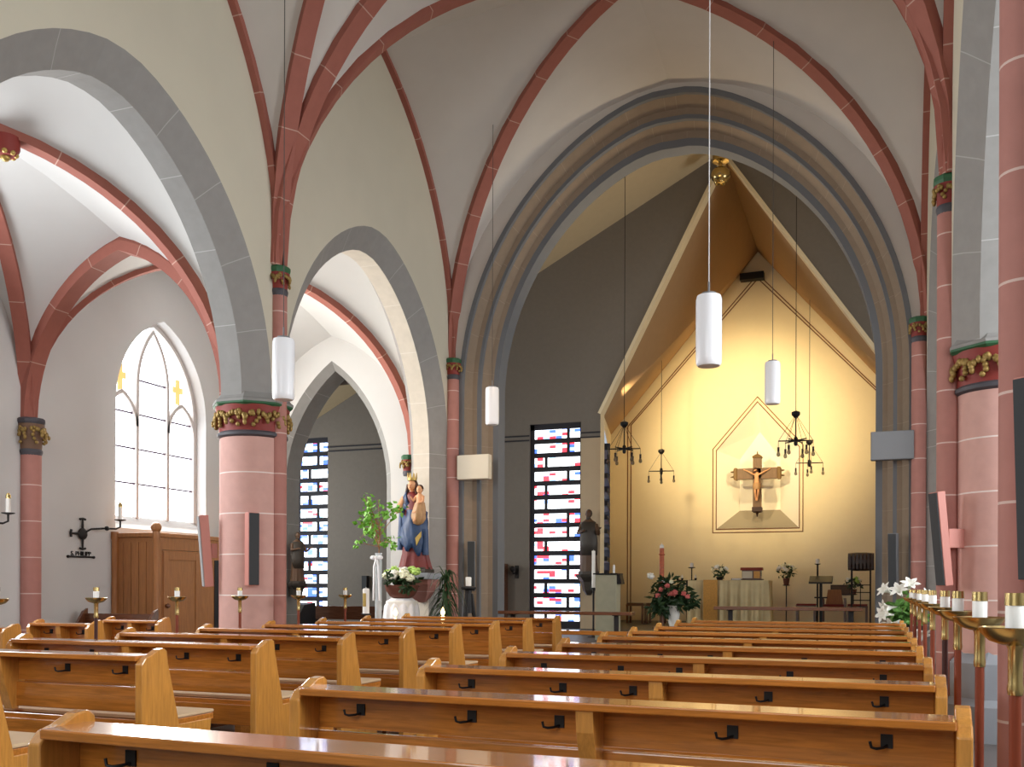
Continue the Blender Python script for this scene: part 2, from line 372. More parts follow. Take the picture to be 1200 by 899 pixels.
# nave vault: webs
def ell(l, R0, h):                       # quarter ellipse
    k = min(1, l / R0); return h * math.sqrt(max(0, 2 * k - k * k))
def circ(l, a, h):
    if h < a: return ell(l, a, h)
    R = (a * a + h * h) / (2 * a); l = min(l, a); return math.sqrt(max(0, 2 * R * l - l * l))
def web(mb, corner, apex, ctr, zs, ha, hd, n=12, lift=0.0):
    """half web between a half arch (corner->apex in plan, rise ha) and a half diagonal (corner->ctr, rise hd)"""
    c, a, d = Vector(corner), Vector(apex), Vector(ctr); la, ld = (a - c).length, (d - c).length; rows = []
    for i in range(n + 1):
        s = (i / n) ** 1.7
        A = c + (a - c) * s; Dg = c + (d - c) * s
        za = zs + circ(s * la, la, ha); zd = zs + circ(s * ld, ld, hd); row = []
        for j in range(5):
            t = j / 4; p = A + (Dg - A) * t; row.append((p.x, p.y, za + (zd - za) * t + lift * s * math.sin(PI * t)))
        rows.append(row)
    mb.rings(rows, closed=False)
def vault(name, label, x0, x1, bays, zs, hw_, ht, hd, material):
    m = MB(); xc = (x0 + x1) / 2
    for y0, y1 in bays:
        yc = (y0 + y1) / 2; C = (xc, yc)
        for cx in (x0, x1):
            for cy_ in (y0, y1):
                web(m, (cx, cy_), (cx, yc), C, zs, hw_, hd, lift=0.10)
                web(m, (cx, cy_), (xc, cy_), C, zs, ht, hd, lift=0.10)
    return struct(m.build(name, material, smooth=30), label, 'ceiling')
BAYS = list(zip(YB, YB[1:]))
NW, NT, ND = 3.80, 3.85, 3.97           # rises: wall rib, transverse, diagonal
vault('nave_ceiling', 'white plaster ribbed vault over the nave', XL, XR, BAYS, SPR, NW, NT, ND, vault_plaster)
LX0, LX1 = AL, XL - AT
vault('aisle_ceiling', 'white plaster vault over the window aisle', LX0, LX1, BAYS, ASPR, 2.85, 2.15, 2.6, plaster_white)
vault('aisle_ceiling', 'white plaster vault over the aisle behind the candle poles', XR + AT, AR, BAYS, ASPR, 2.85, 2.15, 2.6, plaster_white)

# ribs
def rib_prof(w, d): return [(-w / 2, -0.05), (-w / 2, d * 0.42), (-w * 0.2, d), (w * 0.2, d), (w / 2, d * 0.42), (w / 2, -0.05)]
TRIM = [20]
def rib(p0, p1, zs, h, w, d, label, both=True, n=18, mt=None, send=1.0):
    a, b = Vector(p0), Vector(p1); L = (b - a).length; half = L / 2 if both else L; path = []
    for i in range(n + 1):
        s = (i / n) ** 1.5 * (half / L) * send; q = a + (b - a) * s; path.append((q.x, q.y, zs + circ(s * L, half, h)))
    if both:
        for i in range(n - 1, -1, -1):
            s = 1 - (i / n) ** 1.5 * 0.5; q = a + (b - a) * s; path.append((q.x, q.y, zs + circ((1 - s) * L, half, h)))
    t = (b - a).normalized(); side = Vector((-t.y, t.x, 0))
    m = MB(); m.sweep(path, side, rib_prof(w, d), flip=-1)
    TRIM[0] += 1
    return struct(m.build('trim_%d' % TRIM[0], mt or red_stone, smooth=30), label, 'vault rib')
for i, (y0, y1) in enumerate(BAYS):
    if i < 1: continue
    nm = ['', 'rear', 'middle', 'chancel'][i]
    rib((XL, y0, 0), (XR, y1, 0), SPR, ND, .19, .20, 'red diagonal vault rib of the %s bay rising from the window side' % nm)
    rib((XL, y1, 0), (XR, y0, 0), SPR, ND, .19, .20, 'red diagonal vault rib of the %s bay falling towards the camera' % nm)
    rib((XL, y0, 0), (XR, y0, 0), SPR, NT, .24, .24, 'broad red transverse vault arch at the start of the %s bay' % nm)
    for x in (XL, XR):
        rib((x, y0, 0), (x, y1, 0), SPR, NW, .16, .14, 'slim red wall rib of the %s bay on the %s wall' % (nm, 'window-side' if x == XL else 'candle-pole side'))
for k, (x0, x1) in enumerate(((LX0, LX1), (XR + AT, AR))):
    for i, (y0, y1) in enumerate(BAYS):
        if i < 2: continue
        nm = ['', '', 'middle', 'chancel'][i]; sd = ['window', 'opposite'][k]
        rib((x0, y0, 0), (x1, y1, 0), ASPR, 2.6, .17, .15, 'red diagonal rib of the %s bay in the %s aisle, first of the crossing pair' % (nm, sd))
        rib((x0, y1, 0), (x1, y0, 0), ASPR, 2.6, .17, .15, 'red diagonal rib of the %s bay in the %s aisle, second of the crossing pair' % (nm, sd))
        rib((x0, y0, 0), (x1, y0, 0), ASPR, 2.05, .22, .18, 'red transverse arch before the %s bay in the %s aisle' % (nm, sd))
# painted boss in the middle bay of the window aisle
b = thing('vault_boss', 'red and gold carved boss where the aisle ribs cross', 'boss', (-8.45, 7.47, 5.93), kind='structure')
m = MB(); m.lathe([(0.03, -.20), (.10, -.19), (.14, -.12), (.14, 0)], n=16); m.build('disc', cap_red, b, smooth=40)
m = MB()
for k in range(8): m.ball((.10 * math.cos(k * PI / 4), .10 * math.sin(k * PI / 4), -.17), .03, 8)
m.ball((0, 0, -.2), .05, 10); m.build('rosette', gold, b, smooth=60)

# capitals, shafts and piers
def leaves(mb, r, z0, z1, count, seed=0, sz=1.0):
    rnd = random.Random(seed)
    for k in range(count):
        a = 2 * PI * (k + 0.5) / count; n = Vector((math.cos(a), math.sin(a), 0)); t = Vector((-n.y, n.x, 0))
        for j in range(9):
            ang = PI * (j / 8) - 0.2 + rnd.uniform(-.15, .15); rr = (z1 - z0) * 0.42
            p = n * (r + 0.004 + 0.014 * rnd.random()) + t * (rr * 1.15 * math.cos(ang)) + Vector((0, 0, (z0 + z1) / 2 - 0.02 + rr * math.sin(ang) * 0.8))
            mb.ball(p, 0.032 * sz, 6, sc=(1.0, 1.0, 1.4))
        for j in range(5):
            mb.ball(n * (r + 0.01) + t * rnd.uniform(-.05, .05) + Vector((0, 0, z0 + (z1 - z0) * (0.22 + 0.15 * j))), 0.034 * sz, 6)
def shaft(name, label, x, y, r, ztop, zcap, zbase=0.0, st=shaft_stone, seed=0, capscale=1.0, cap_mats=None):
    p = thing(name, label, 'pillar', (x, y, 0), kind='structure')
    if zbase < ztop - .3:
        m = MB(); m.lathe([(r, zbase), (r, zcap)], n=24); m.build('shaft', st, p, smooth=40)
    cr, cg, cdk = cap_mats or (cap_red, cap_green, cap_dark)
    m = MB(); m.lathe([(r * 1.0, zcap - .02), (r * 1.12, zcap + .02), (r * 1.12, zcap + .04), (r * 1.02, zcap + .06)], n=20); m.build('neck_ring', cdk, p, smooth=40)
    m = MB(); m.lathe([(r * 1.02, zcap + .05), (r * 1.08, zcap + .16), (r * 1.3 * capscale, ztop - .07), (r * 1.3 * capscale, ztop - .06)], n=20); m.build('bell', cr, p, smooth=40)
    m = MB(); m.lathe([(r * 1.32 * capscale, ztop - .06), (r * 1.42 * capscale, ztop - .03), (r * 1.42 * capscale, ztop), (r * 1.2 * capscale, ztop + .02)], n=8, a0=PI / 8); m.build('abacus', cg, p)
    m = MB(); leaves(m, r * 1.14, zcap + .07, ztop - .05, max(5, int(r * 18)), seed, 0.55 if r < .12 else 0.7); m.build('leaf_carving', old_gold, p, smooth=60)
    return p
for i, y in enumerate(YB[2:4]):
    pos = ['beside the nearest candle poles', 'in the middle of the arcade'][i]
    for x, sd in ((XL - .33, 'window'), (XR + .42, 'candle-pole')):
        p = thing('pillar', 'thick pink stone pillar %s on the %s side' % (pos, sd), 'pillar', (x, y, 0), kind='structure')
        m = MB(); m.lathe([(.37, .74), (.37, 3.03)], n=40); m.build('shaft', pier_stone, p, smooth=40)
        m = MB(); m.lathe([(.52, 0), (.52, .3), (.46, .36), (.46, .66), (.385, .74), (.37, .76)], n=8, a0=PI / 8); m.build('plinth', plinth_stone, p)
        m = MB(); m.lathe([(.37, 3.0), (.40, 3.02), (.40, 3.05), (.38, 3.07)], n=40); m.build('neck_ring', cap_dark, p, smooth=40)
        m = MB(); m.lathe([(.38, 3.06), (.385, 3.2), (.42, 3.34), (.42, 3.36)], n=40); m.build('bell', cap_red, p, smooth=40)
        m = MB(); m.lathe([(.43, 3.35), (.465, 3.37), (.465, 3.395)], n=8, a0=PI / 8); m.build('abacus', cap_green, p)
        m = MB(); m.lathe([(.47, 3.39), (.47, 3.415), (.44, 3.44), (.40, 3.50)], n=8, a0=PI / 8); m.build('impost', soffit_stone, p)
        m = MB(); leaves(m, .40, 3.07, 3.33, 11, i * 2 + (sd == 'window'), .8); m.build('leaf_carving', old_gold, p, smooth=60)
    for x, sd in ((XL + .02, 'window'), (XR - .02, 'candle-pole')):
        shaft('pillar', 'tall slim red shaft with gilded capital %s on the %s side' % (pos, sd), x, y, .095, 4.96, 4.66, seed=i)
    for x, sd in ((XL - AT - .03, 'window'), (XR + AT + .03, 'opposite')):
        shaft('pillar', 'slim red shaft facing the %s aisle, pillar %s' % (sd, pos), x, y, .09, 3.40, 3.03, seed=5)
    shaft('pillar', 'red wall shaft with grey gilded capital on the window aisle wall, %s' % ['nearer the camera', 'at the confessional bay'][i], AL + .06, y, .125, 3.44, 3.0, seed=7, cap_mats=(cap_brown, cap_dark, cap_dark))
shaft('pillar', 'slim red corner shaft at the chancel arch behind the crowned statue', XL + .06, YW - .06, .10, 4.96, 4.66, seed=3)
shaft('pillar', 'slim red corner shaft at the chancel arch beside the white lilies', XR - .09, YW - .06, .10, 4.96, 4.66, seed=4)
shaft('pillar', 'small painted rib corbel at the aisle corner above the birch branch', XL - AT - .06, YW - .1, .08, 3.44, 3.14, zbase=9, seed=8)
# chancel arch wall
m = MB()
arch_wall(m, 'x', XC, HW + AT, 3.40, 4.55, 4.40, 0, 9.6, YW, n=24, soft=.6); arch_wall(m, 'x', XC, HW + AT, 2.90, 3.87, 4.40, 0, 9.6, YW2, n=24, soft=.55)
struct(m.build('wall_chancel_arch', vault_plaster), 'plastered wall around the great chancel arch', 'wall')
m = MB(); PR = [(3.40, 4.25, YW - .02, 1), (3.33, 4.17, YW - .02, 1), (3.33, 4.17, YW + .05, 0), (3.25, 4.05, YW + .2, 0), (3.18, 3.97, YW + .22, 1), (3.13, 3.91, YW + .22, 1), (3.13, 3.91, YW + .30, 0), (3.06, 3.82, YW + .42, 0), (2.99, 3.73, YW + .45, 1), (2.90, 3.62, YW + .45, 1), (2.90, 3.62, YW2, 1)]
arch_loft(m, 'x', XC, [(a, h * 1.07, y, mi) for a, h, y, mi in PR], 4.40, 0, 24, .58); struct(m.build('trim_9', [chancel_stone, chancel_fillet], smooth=20), 'great grey moulded pointed chancel arch', 'arch')
# aisle end walls
ACX = (LX0 + LX1) / 2
m = MB(); arch_wall(m, 'x', ACX, 1.57, 1.14, 2.15, 3.0, 0, 6.6, YW); arch_wall(m, 'x', ACX, 1.57, 1.0, 2.0, 3.0, 0, 6.6, YW2 - .2)
struct(m.build('wall_aisle_end', plaster_white), 'white end wall of the window aisle with a pointed opening', 'wall')
m = MB(); arch_loft(m, 'x', ACX, [(1.14, 2.15, YW, 0), (1.0, 2.0, YW + .12, 0), (1.0, 2.0, YW2 - .2, 0)], 3.0, 0, 12); struct(m.build('trim_10', [soffit_stone]), 'pale pointed arch opening from the aisle to the chancel', 'arch')
m = MB(); m.box((XR + AT, YW, 0), (AR + .3, YW + .3, 6.6)); struct(m.build('wall_aisle_end', plaster_white), 'plain white end wall of the aisle behind the candle poles', 'wall')
# outer aisle walls with windows; west wall
WY = [2.2, 7.04, 12.0]; WS = 2.33; WZS, WH, WA = 3.95, 1.42, 1.0
for side, x0, sg in (('outer_left', AL, -1), ('outer_right', AR, 1)):
    m = MB(); cuts = [YB[0]] + [v for y in WY for v in (y - WA, y + WA)] + [YW + .8]
    for dx in (0, .3):
        xx = x0 + sg * dx
        for a, b in zip(cuts[::2], cuts[1::2]): m.add([(xx, a, 0), (xx, b, 0), (xx, b, 6.6), (xx, a, 6.6)], [(0, 1, 2, 3)])
        for y in WY:
            arch_wall(m, 'y', y, WA, WA, WH, WZS, 0, 6.6, xx, jamb=False)
            zz = 2.15 if dx == 0 else WS
            m.add([(xx, y - WA, 0), (xx, y + WA, 0), (xx, y + WA, zz), (xx, y - WA, zz)], [(0, 1, 2, 3)])
    for y in WY:
        arch_loft(m, 'y', y, [(WA, WH, x0, 0), (WA, WH, x0 + sg * .3, 0)], WZS, 2.15)
        m.add([(x0, y - WA, 2.15), (x0, y + WA, 2.15), (x0 + sg * .25, y + WA, WS + .02), (x0 + sg * .25, y - WA, WS + .02)], [(0, 1, 2, 3)])
    struct(m.build('wall_' + side, plaster_white), 'pale plastered outer aisle wall on the %s' % ('confessional side' if sg < 0 else 'side away from the confessional'), 'wall')
m = MB(); m.box((AL - .3, YB[0] - .3, 0), (AR + .3, YB[0], 9.6)); struct(m.build('wall_rear', plaster_nave), 'rear nave wall behind the camera', 'wall')

def lancet_window(name, label, x0, sg, yc):
    w = thing(name, label, 'window', (x0 + sg * .24, yc, 0), kind='structure')
    # outer frame, mullions and lancet heads in stone
    m = MB(); fr = [(-.035, -.05), (.035, -.05), (.035, .05), (-.035, .05)]
    path = [(0, u, z) for u, z in [(-WA + .03, WS)] + pointed(WA - .03, WH - .03, WZS, 12) + [(WA - .03, WS)]]
    m.sweep(path, (1, 0, 0), [(d, e) for e, d in fr]); m.build('frame', tracery_stone, w)
    m = MB(); a3 = .335
    for s in (-1, 1): m.sweep([(0, s * a3, WS), (0, s * a3, 4.35)], (1, 0, 0), [(d * .9, e * .8) for e, d in fr])
    m.sweep([(0, u, z) for u, z in pointed(a3, .88, 4.35, 8)], (1, 0, 0), [(d * .9, e * .8) for e, d in fr])
    for s in (-1, 1): m.sweep([(0, s * (a3 + .32) + u, z) for u, z in pointed(.31, .48, 3.72, 8)], (1, 0, 0), [(d * .9, e * .8) for e, d in fr])
    m.build('tracery', tracery_stone, w)
    m = MB()
    for k, z in enumerate((2.85, 3.38, 3.91)):
        m.box((-.012, -WA + .03, z - .012), (.012, WA - .03, z + .012))
    m.box((-.012, -a3, 4.42), (.012, a3, 4.445)); m.build('saddle_bar', bar_iron, w)
    # glazing: one sheet following the arch
    m = MB(); pts = pointed(WA - .04, WH - .04, WZS, 12); pts = [(-WA + .04, WS)] + pts + [(WA - .04, WS)]
    m.add([(sg * .035, u, z) for u, z in pts], [tuple(range(len(pts)))]); m.build('glazing', sky_glass, w)
    m = MB()
    for s in (-1, 1):
        c = s * .63; z = 4.42
        for (a, b, c0, d0) in ((-.05, .05, -.2, .2), (-.12, .12, -.02, .08)): m.box((sg * .02, c + a, z + c0), (sg * .03, c + b, z + d0))
    m.build('amber_cross', amber_glass, w)
    return w
for k, y in enumerate(WY):
    lancet_window('window_%d' % (k + 1), ['bright three-light pointed window behind the camera on the confessional side', 'bright three-light pointed window in the bay before the confessional', 'bright three-light pointed window above the confessional'][k], AL, -1, y)
    if k < 3: lancet_window('window_%d' % (k + 11), ['bright pointed window behind the camera in the other aisle', 'bright pointed window in the aisle behind the candle poles', 'bright pointed window at the far end of the other aisle'][k], AR, 1, y)

# crossing: dark gable wall, ceiling, side walls
RZ = 10.2
def roof(x): return RZ - (0.51 if x < XC else 0.74) * abs(x - XC)
OL, OR_, OA = -5.55, 0.30, 10.05
def opening(x):
    return OA - (1.95 if x < XC else 1.46) * abs(x - XC)
def strips(mb, y, xs, lo, hi, mi=0, skip=()):
    for i, (a, b) in enumerate(zip(xs, xs[1:])):
        if i in skip: continue
        mb.add([(a, y, lo(a, i)), (b, y, lo(b, i)), (b, y, hi(b, i)), (a, y, hi(a, i))], [(0, 1, 2, 3)], mi=mi)
WA0, WA1, WB0, WB1 = -13.15, -12.25, -7.16, -5.99
WINTOP = 4.86
m = MB(); xs = [-15, WA0, WA1, WB0, WB1, OL, XC, OR_, 5.5]
for y in (YT, YT2):
    strips(m, y, xs, lambda x, i: WINTOP if i in (1, 3) else (opening(x) if i in (5, 6) else 0), lambda x, i: roof(x))
for x in (WA0, WA1, WB0, WB1): m.add([(x, YT, .3), (x, YT2, .3), (x, YT2, WINTOP), (x, YT, WINTOP)], [(0, 1, 2, 3)])
for a, b in ((WA0, WA1), (WB0, WB1)): m.add([(a, YT, WINTOP), (b, YT, WINTOP), (b, YT2, WINTOP), (a, YT2, WINTOP)], [(0, 1, 2, 3)])
m.add([(WB1, YT - .004, .3), (OL, YT - .004, .3), (OL, YT - .004, 4.52), (WB1, YT - .004, 4.52)], [(0, 1, 2, 3)], mi=1)  # lower pier strip in the paint that carries the warm light
struct(m.build('wall_chancel', [dark_wall, pier_beige_lit]), 'dark grey gable wall between crossing and sanctuary', 'wall')
m = MB(); pth = [(OL, 0.3), (OL, opening(OL)), (XC, OA), (OR_, opening(OR_)), (OR_, 0.3)]
for (a, b) in zip(pth, pth[1:]): m.add([(a[0], YT - .03, a[1]), (b[0], YT - .03, b[1]), (b[0], YT2 + .03, b[1]), (a[0], YT2 + .03, a[1])], [(0, 1, 2, 3)])
for (a, b) in zip(pth[1:-1], pth[2:-1]):
    d = Vector((b[0] - a[0], b[1] - a[1])).normalized(); nn = Vector((-d.y, d.x)) * .07
    m.add([(a[0], YT - .03, a[1]), (b[0], YT - .03, b[1]), (b[0] + nn.x, YT - .03, b[1] + nn.y), (a[0] + nn.x, YT - .03, a[1] + nn.y)], [(0, 1, 2, 3)])
struct(m.build('trim_15', end_plaster), 'pale edge strip along the gable opening of the sanctuary', 'trim')
m = MB(); m.box((-15, YT - .02, 4.60), (WA0, YT, 4.63)); m.box((-15, YT - .02, 4.50), (WA0, YT, 4.53))
for z in (4.50, 4.60): m.box((WA1, YT - .02, z), (WB0, YT, z + .03)); m.box((WB1, YT - .02, z), (OL, YT, z + .03))
struct(m.build('trim_16', lead), 'pair of dark lines along the dark wall at window head height', 'trim')
m = MB()
for x0, x1 in ((-15, XC), (XC, 5.5)): m.add([(x0, YW2, roof(x0)), (x1, YW2, roof(x1)), (x1, YT, roof(x1)), (x0, YT, roof(x0))], [(0, 1, 2, 3)])
struct(m.build('crossing_ceiling', cross_ceiling), 'sloping plaster ceiling over the crossing', 'ceiling')
m = MB(); m.box((-15.2, YW, 0), (-15, YT2, 6)); m.box((-15, YW2 - .25, 0), (AL - .3, YW2, 6)); struct(m.build('wall_crossing_left', dark_wall), 'dark side wall of the crossing beyond the window aisle', 'wall')
m = MB(); m.box((5.5, YW, 0), (5.7, YT2, 6)); m.box((XR + AT, YW2 - .25, 0), (5.5, YW2, 6)); struct(m.build('wall_crossing_right', dark_wall), 'dark side wall of the crossing on the candle-pole side', 'wall')
m = MB()
for z0, x0, x1 in ((5.2, -15, XL - AT), (5.2, XR + AT, 5.5)):
    m.add([(x0, YW2, 4.9), (x1, YW2, 4.9), (x1, YW2, 9.8), (x0, YW2, 5.0)] if x0 < -3 else [(x0, YW2, 4.9), (x1, YW2, 4.9), (x1, YW2, 5.0), (x0, YW2, 9.0)], [(0, 1, 2, 3)])
struct(m.build('wall_crossing_front', dark_wall), 'dark wall above the aisle ends inside the crossing', 'wall')
# stained-glass strip windows of dark concrete
def strip_window(name, label, M4, w, z0, z1, pitch, gm, seed, right_first, f0=.06):
    o = thing(name, label, 'window', (0, 0, 0), kind='structure'); o.matrix_world = M4
    rnd = random.Random(seed); fm = MB(); gl = MB(); k = 0; z = z1 - .12
    e = .09; small = .24; gap = .06
    xs0, xs1 = e, w - e * .4
    fm.box((0, .06, z0), (e, .16, z1)); fm.box((w - e * .4, f0, z0), (w, .16, z1)); fm.box((0, .06, z1 - .12), (w, .16, z1))
    while z - pitch > z0 + .05:
        gz0, gz1 = z - pitch * .66, z; fm.box((xs0, f0, z - pitch), (xs1, .16, gz0))
        if w > .9:
            sr = rnd.random() < .5 if k > 0 else right_first
            cut = xs1 - small - gap if sr else xs0 + small
            fm.box((cut, .06, gz0), (cut + gap, .16, gz1))
        elif k % 3 != 1:
            cut = xs1 - .2 - gap; fm.box((cut, .06, gz0), (cut + gap, .16, gz1))
        z -= pitch; k += 1
    fm.box((xs0, .06, z0), (xs1, .16, z)); fm.build('frame', lead, o)
    gl.box((xs0 - .01, .10, z0), (xs1 + .01, .12, z1 - .1)); gl.build('stained_glass', gm, o)
    return o
strip_window('window_6', 'tall stained glass strip of red, blue and white bars in dark concrete beside the chancel', Matrix.Translation((WB0, YT, 0)), WB1 - WB0, .34, WINTOP, .305, glass_red, 3, True)
strip_window('window_7', 'narrow blue and white stained glass strip seen through the aisle arch', Matrix.Translation((WA0, YT, 0)), WA1 - WA0, .34, WINTOP, .315, glass_blue, 8, True)
# sanctuary
EL, ER, EZ = -6.85, 0.86, 5.47
def gable(x): return 10.0 - 1.17 * abs(x - XC) if False else 10.0 - (10.0 - EZ) / (abs(EL - XC)) * abs(x - XC)
NL, NR = XC - 1.035, XC + 1.035; NB, NS, NA = 2.85, 4.90, 6.10
m = MB(); xs = [EL, NL, XC, NR, ER]
strips(m, YE, xs, lambda x, i: 0.3 if i in (0, 3) else (NS + (NA - NS) * (1 - abs(x - XC) / 1.035)), lambda x, i: gable(x))
m.add([(NL, YE, .3), (NR, YE, .3), (NR, YE, NB), (NL, YE, NB)], [(0, 1, 2, 3)])
fo = [(NL, NB), (NL, NS), (XC, NA), (NR, NS), (NR, NB)]; fi = [(XC - .52, 3.36), (XC - .52, 4.72), (XC, 5.42), (XC + .52, 4.72), (XC + .52, 3.36)]
for i in range(5):
    j = (i + 1) % 5; mi_ = 1 if i == 4 else 2; m.add([(fo[i][0], YE, fo[i][1]), (fo[j][0], YE, fo[j][1]), (fi[j][0], YE + .6, fi[j][1]), (fi[i][0], YE + .6, fi[i][1])], [(0, 1, 2, 3)], mi=mi_)
m.add([(x, YE + .6, z) for x, z in fi], [(0, 1, 2, 3, 4)], mi=2)
struct(m.build('wall_sanctuary', [end_plaster, sill_grey, niche_bright]), 'warmly lit gabled sanctuary wall with a house-shaped niche', 'wall')
def outline(mb, pts, y, w, closed):
    n = len(pts)
    for i in range(n if closed else n - 1):
        a, b = Vector((pts[i][0], pts[i][1])), Vector((pts[(i + 1) % n][0], pts[(i + 1) % n][1])); d = (b - a).normalized(); q = Vector((-d.y, d.x)) * w / 2; a = a - d * w / 2; b = b + d * w / 2
        vs = [(a + q), (b + q), (b - q), (a - q)]; mb.prism([(v.x, v.y) for v in vs], y - .012, y + .004, axis='y')
def grow(pts, g): # offset house outline outwards
    return [(pts[0][0] - g, pts[0][1] - g), (pts[1][0] - g, pts[1][1] + g * .45), (pts[2][0], pts[2][1] + g * 1.45), (pts[3][0] + g, pts[3][1] + g * .45), (pts[4][0] + g, pts[4][1] - g)]
m = MB(); outline(m, grow(fo, .012), YE, .022, True); outline(m, grow(fo, .10), YE, .022, True); struct(m.build('trim_17', line_paint), 'double brown outline around the niche', 'trim')
m = MB(); sl = (10.0 - EZ) / abs(EL - XC)
for off in (.47, .56):
    x0, x1 = EL + off, ER - off; dz = off * 1.0
    outline(m, [(x0, .45), (x0, gable(x0) - dz * .75), (XC, 10.0 - dz * 1.25), (x1, gable(x1) - dz * .75), (x1, .45)], YE, .024, False)
struct(m.build('trim_18', line_paint), 'double brown line following the gable of the sanctuary wall', 'trim')
SW0, SW1 = .06, .42
def lerp(a, b, t): return tuple(x + (y - x) * t for x, y in zip(a, b))
m = MB(); A, B = (OL, YT2, 0), (EL, YE, 0); hz = lambda t: opening(OL) + (EZ - opening(OL)) * t
def piece(t0, t1, z0, z1):
    p, q = lerp(A, B, t0), lerp(A, B, t1); m.add([(p[0], p[1], z0(t0)), (q[0], q[1], z0(t1)), (q[0], q[1], z1(t1)), (p[0], p[1], z1(t0))], [(0, 1, 2, 3)])
piece(0, SW0, lambda t: 0, hz); piece(SW1, 1, lambda t: 0, hz); piece(SW0, SW1, lambda t: 4.75, hz); piece(SW0, SW1, lambda t: 0, lambda t: 1.5)
struct(m.build('wall_sanctuary_left', end_plaster), 'splayed pale side wall of the sanctuary', 'wall')
m = MB(); m.add([(OR_, YT2, 0), (ER, YE, 0), (ER, YE, EZ), (OR_, YT2, opening(OR_))], [(0, 1, 2, 3)]); struct(m.build('wall_sanctuary_right', end_plaster), 'pale side wall of the sanctuary hidden by the arch', 'wall')
p0, p1 = Vector(lerp(A, B, SW0)), Vector(lerp(A, B, SW1)); d = (p1 - p0); ang = math.atan2(d.y, d.x)
strip_window('window_8', 'stained glass strip seen edge-on beside the sanctuary', Matrix.Translation(p0) @ Matrix.Rotation(ang, 4, 'Z'), d.length, 1.5, 4.75, .305, glass_red, 5, False, -.07)
m = MB()
m.add([(OL, YT2, opening(OL)), (EL, YE, EZ), (XC, YE, 10.0), (XC, YT2, OA)], [(0, 1, 2, 3)]); m.add([(OR_, YT2, opening(OR_)), (ER, YE, EZ), (XC, YE, 10.0), (XC, YT2, OA)], [(0, 1, 2, 3)])
struct(m.build('sanctuary_ceiling', sanct_ceiling), 'steep brown tent ceiling of the sanctuary', 'ceiling')

# ------------------------------------------------------------------ pews
def make_pew(w, label, group, hooks, loc):
    p = thing('pew', label, 'pew', loc, group=group); hw = w / 2
    prof = [(0, 0), (0, .865), (.03, .90), (.08, .915), (.135, .942), (.18, .948), (.205, .93), (.215, .86), (.30, .545), (.31, .50), (.60, .50), (.55, 0)]
    for s in (-1, 1):
        m = MB(); m.prism(prof, s * hw - (.0475 if s > 0 else 0), s * hw + (0 if s > 0 else .0475)); m.build('end_panel', oak_pale, p, bevel=.006)
    iw = hw - .047
    m = MB(); m.box((-iw, .0, .882), (iw, .185, .912)); m.build('book_ledge', oak, p, bevel=.005)
    m = MB(); m.box((-iw, .145, .735), (iw, .17, .883)); m.build('back_board', oak, p, bevel=.003)
    m = MB(); m.box((-iw, .130, .575), (iw, .165, .722)); m.build('back_board', oak, p, bevel=.006)
    m = MB(); m.prism([(.012, .882), (.146, .882), (.146, .56), (.10, .56), (.02, .80)], -.033, .033); m.build('centre_bracket', oak_pale, p, bevel=.003)
    m = MB(); m.box((-hw + .002, .16, .49), (hw - .002, .62, .53)); m.box((-iw, .14, .36), (iw, .165, .50)); m.box((-.03, .2, 0), (.03, .55, .49)); m.build('seat', oak, p, bevel=.004)
    m = MB(); m.box((-hw + .004, .19, .531), (hw - .004, .63, .552)); m.build('seat_pad', pad, p, bevel=.008)
    m = MB(); m.box((-iw, -.27, .25), (iw, -.11, .31)); m.build('kneeler', kneel_pad, p, bevel=.01)
    for x in (-iw + .02, 0, iw - .02):
        m = MB(); m.box((x - .02, -.24, .19), (x + .02, .2, .25)); m.box((x - .02, -.22, 0), (x + .02, -.16, .2)); m.build('kneeler_bracket', oak_dark, p)
    for x in hooks:
        m = MB(); m.box((x - .019, .139, .795), (x + .019, .146, .842))
        m.tube([(x - .0, .14, .804), (x - .01, .115, .80), (x - .03, .10, .798), (x - .045, .095, .802), (x - .05, .095, .822)], .005, 8)
        m.build('coat_hook', black_iron, p, smooth=40)
    return p
ordn = ['nearest', 'second', 'third', 'fourth', 'fifth', 'sixth', 'seventh', 'eighth', 'ninth', 'tenth', 'eleventh']
PX0, PX1 = -2.23, 0.27
RY = [2.06, 3.29, 4.46, 5.62, 6.76, 7.86, 8.93, 10.06, 11.14, 12.2]
RP = None
for i, y in enumerate(RY):
    lab = 'long honey oak pew between central aisle and candle poles, %s row from the camera' % ordn[i]
    loc = ((PX0 + PX1) / 2 - (.06 if i == 0 else 0), y, 0)
    q = make_pew(PX1 - PX0, lab, 'pews beside the candle poles', (-1.0, -.5, -.14, .5, 1.0), loc) if i == 0 else dup(RP, loc, lab)
    RP = RP or q; q.scale.z = .977; q.rotation_euler.z = math.radians(-2.0 if i < 2 else -.9)
LX0P, LX1P = -6.0, -3.81
LY = [3.12, 4.27, 5.32, 6.40, 7.42, 8.45, 9.46, 10.5, 11.58]
LP = None
for i, y in enumerate(LY):
    lab = 'honey oak pew across the central aisle towards the windows, %s row from the camera' % ordn[i]
    loc = ((LX0P + LX1P) / 2, y, 0)
    LP = make_pew(LX1P - LX0P, lab, 'pews towards the windows', (-.85, -.42, -.1, .42, .85), loc) if i == 0 else (dup(LP, loc, lab) and LP)
SP = None
for i, (y, x1) in enumerate(((6.66, -7.55), (7.72, -7.58), (8.75, -7.58))):
    lab = 'short oak pew in the window aisle, %s' % ['nearest the camera', 'second, in front of the red wall shaft', 'farthest, before the confessional'][i]
    loc = (x1 - .42, y, 0)
    SP = make_pew(.84, lab, 'short pews in the window aisle', (-.22, .22), loc) if i == 0 else (dup(SP, loc, lab) and SP)
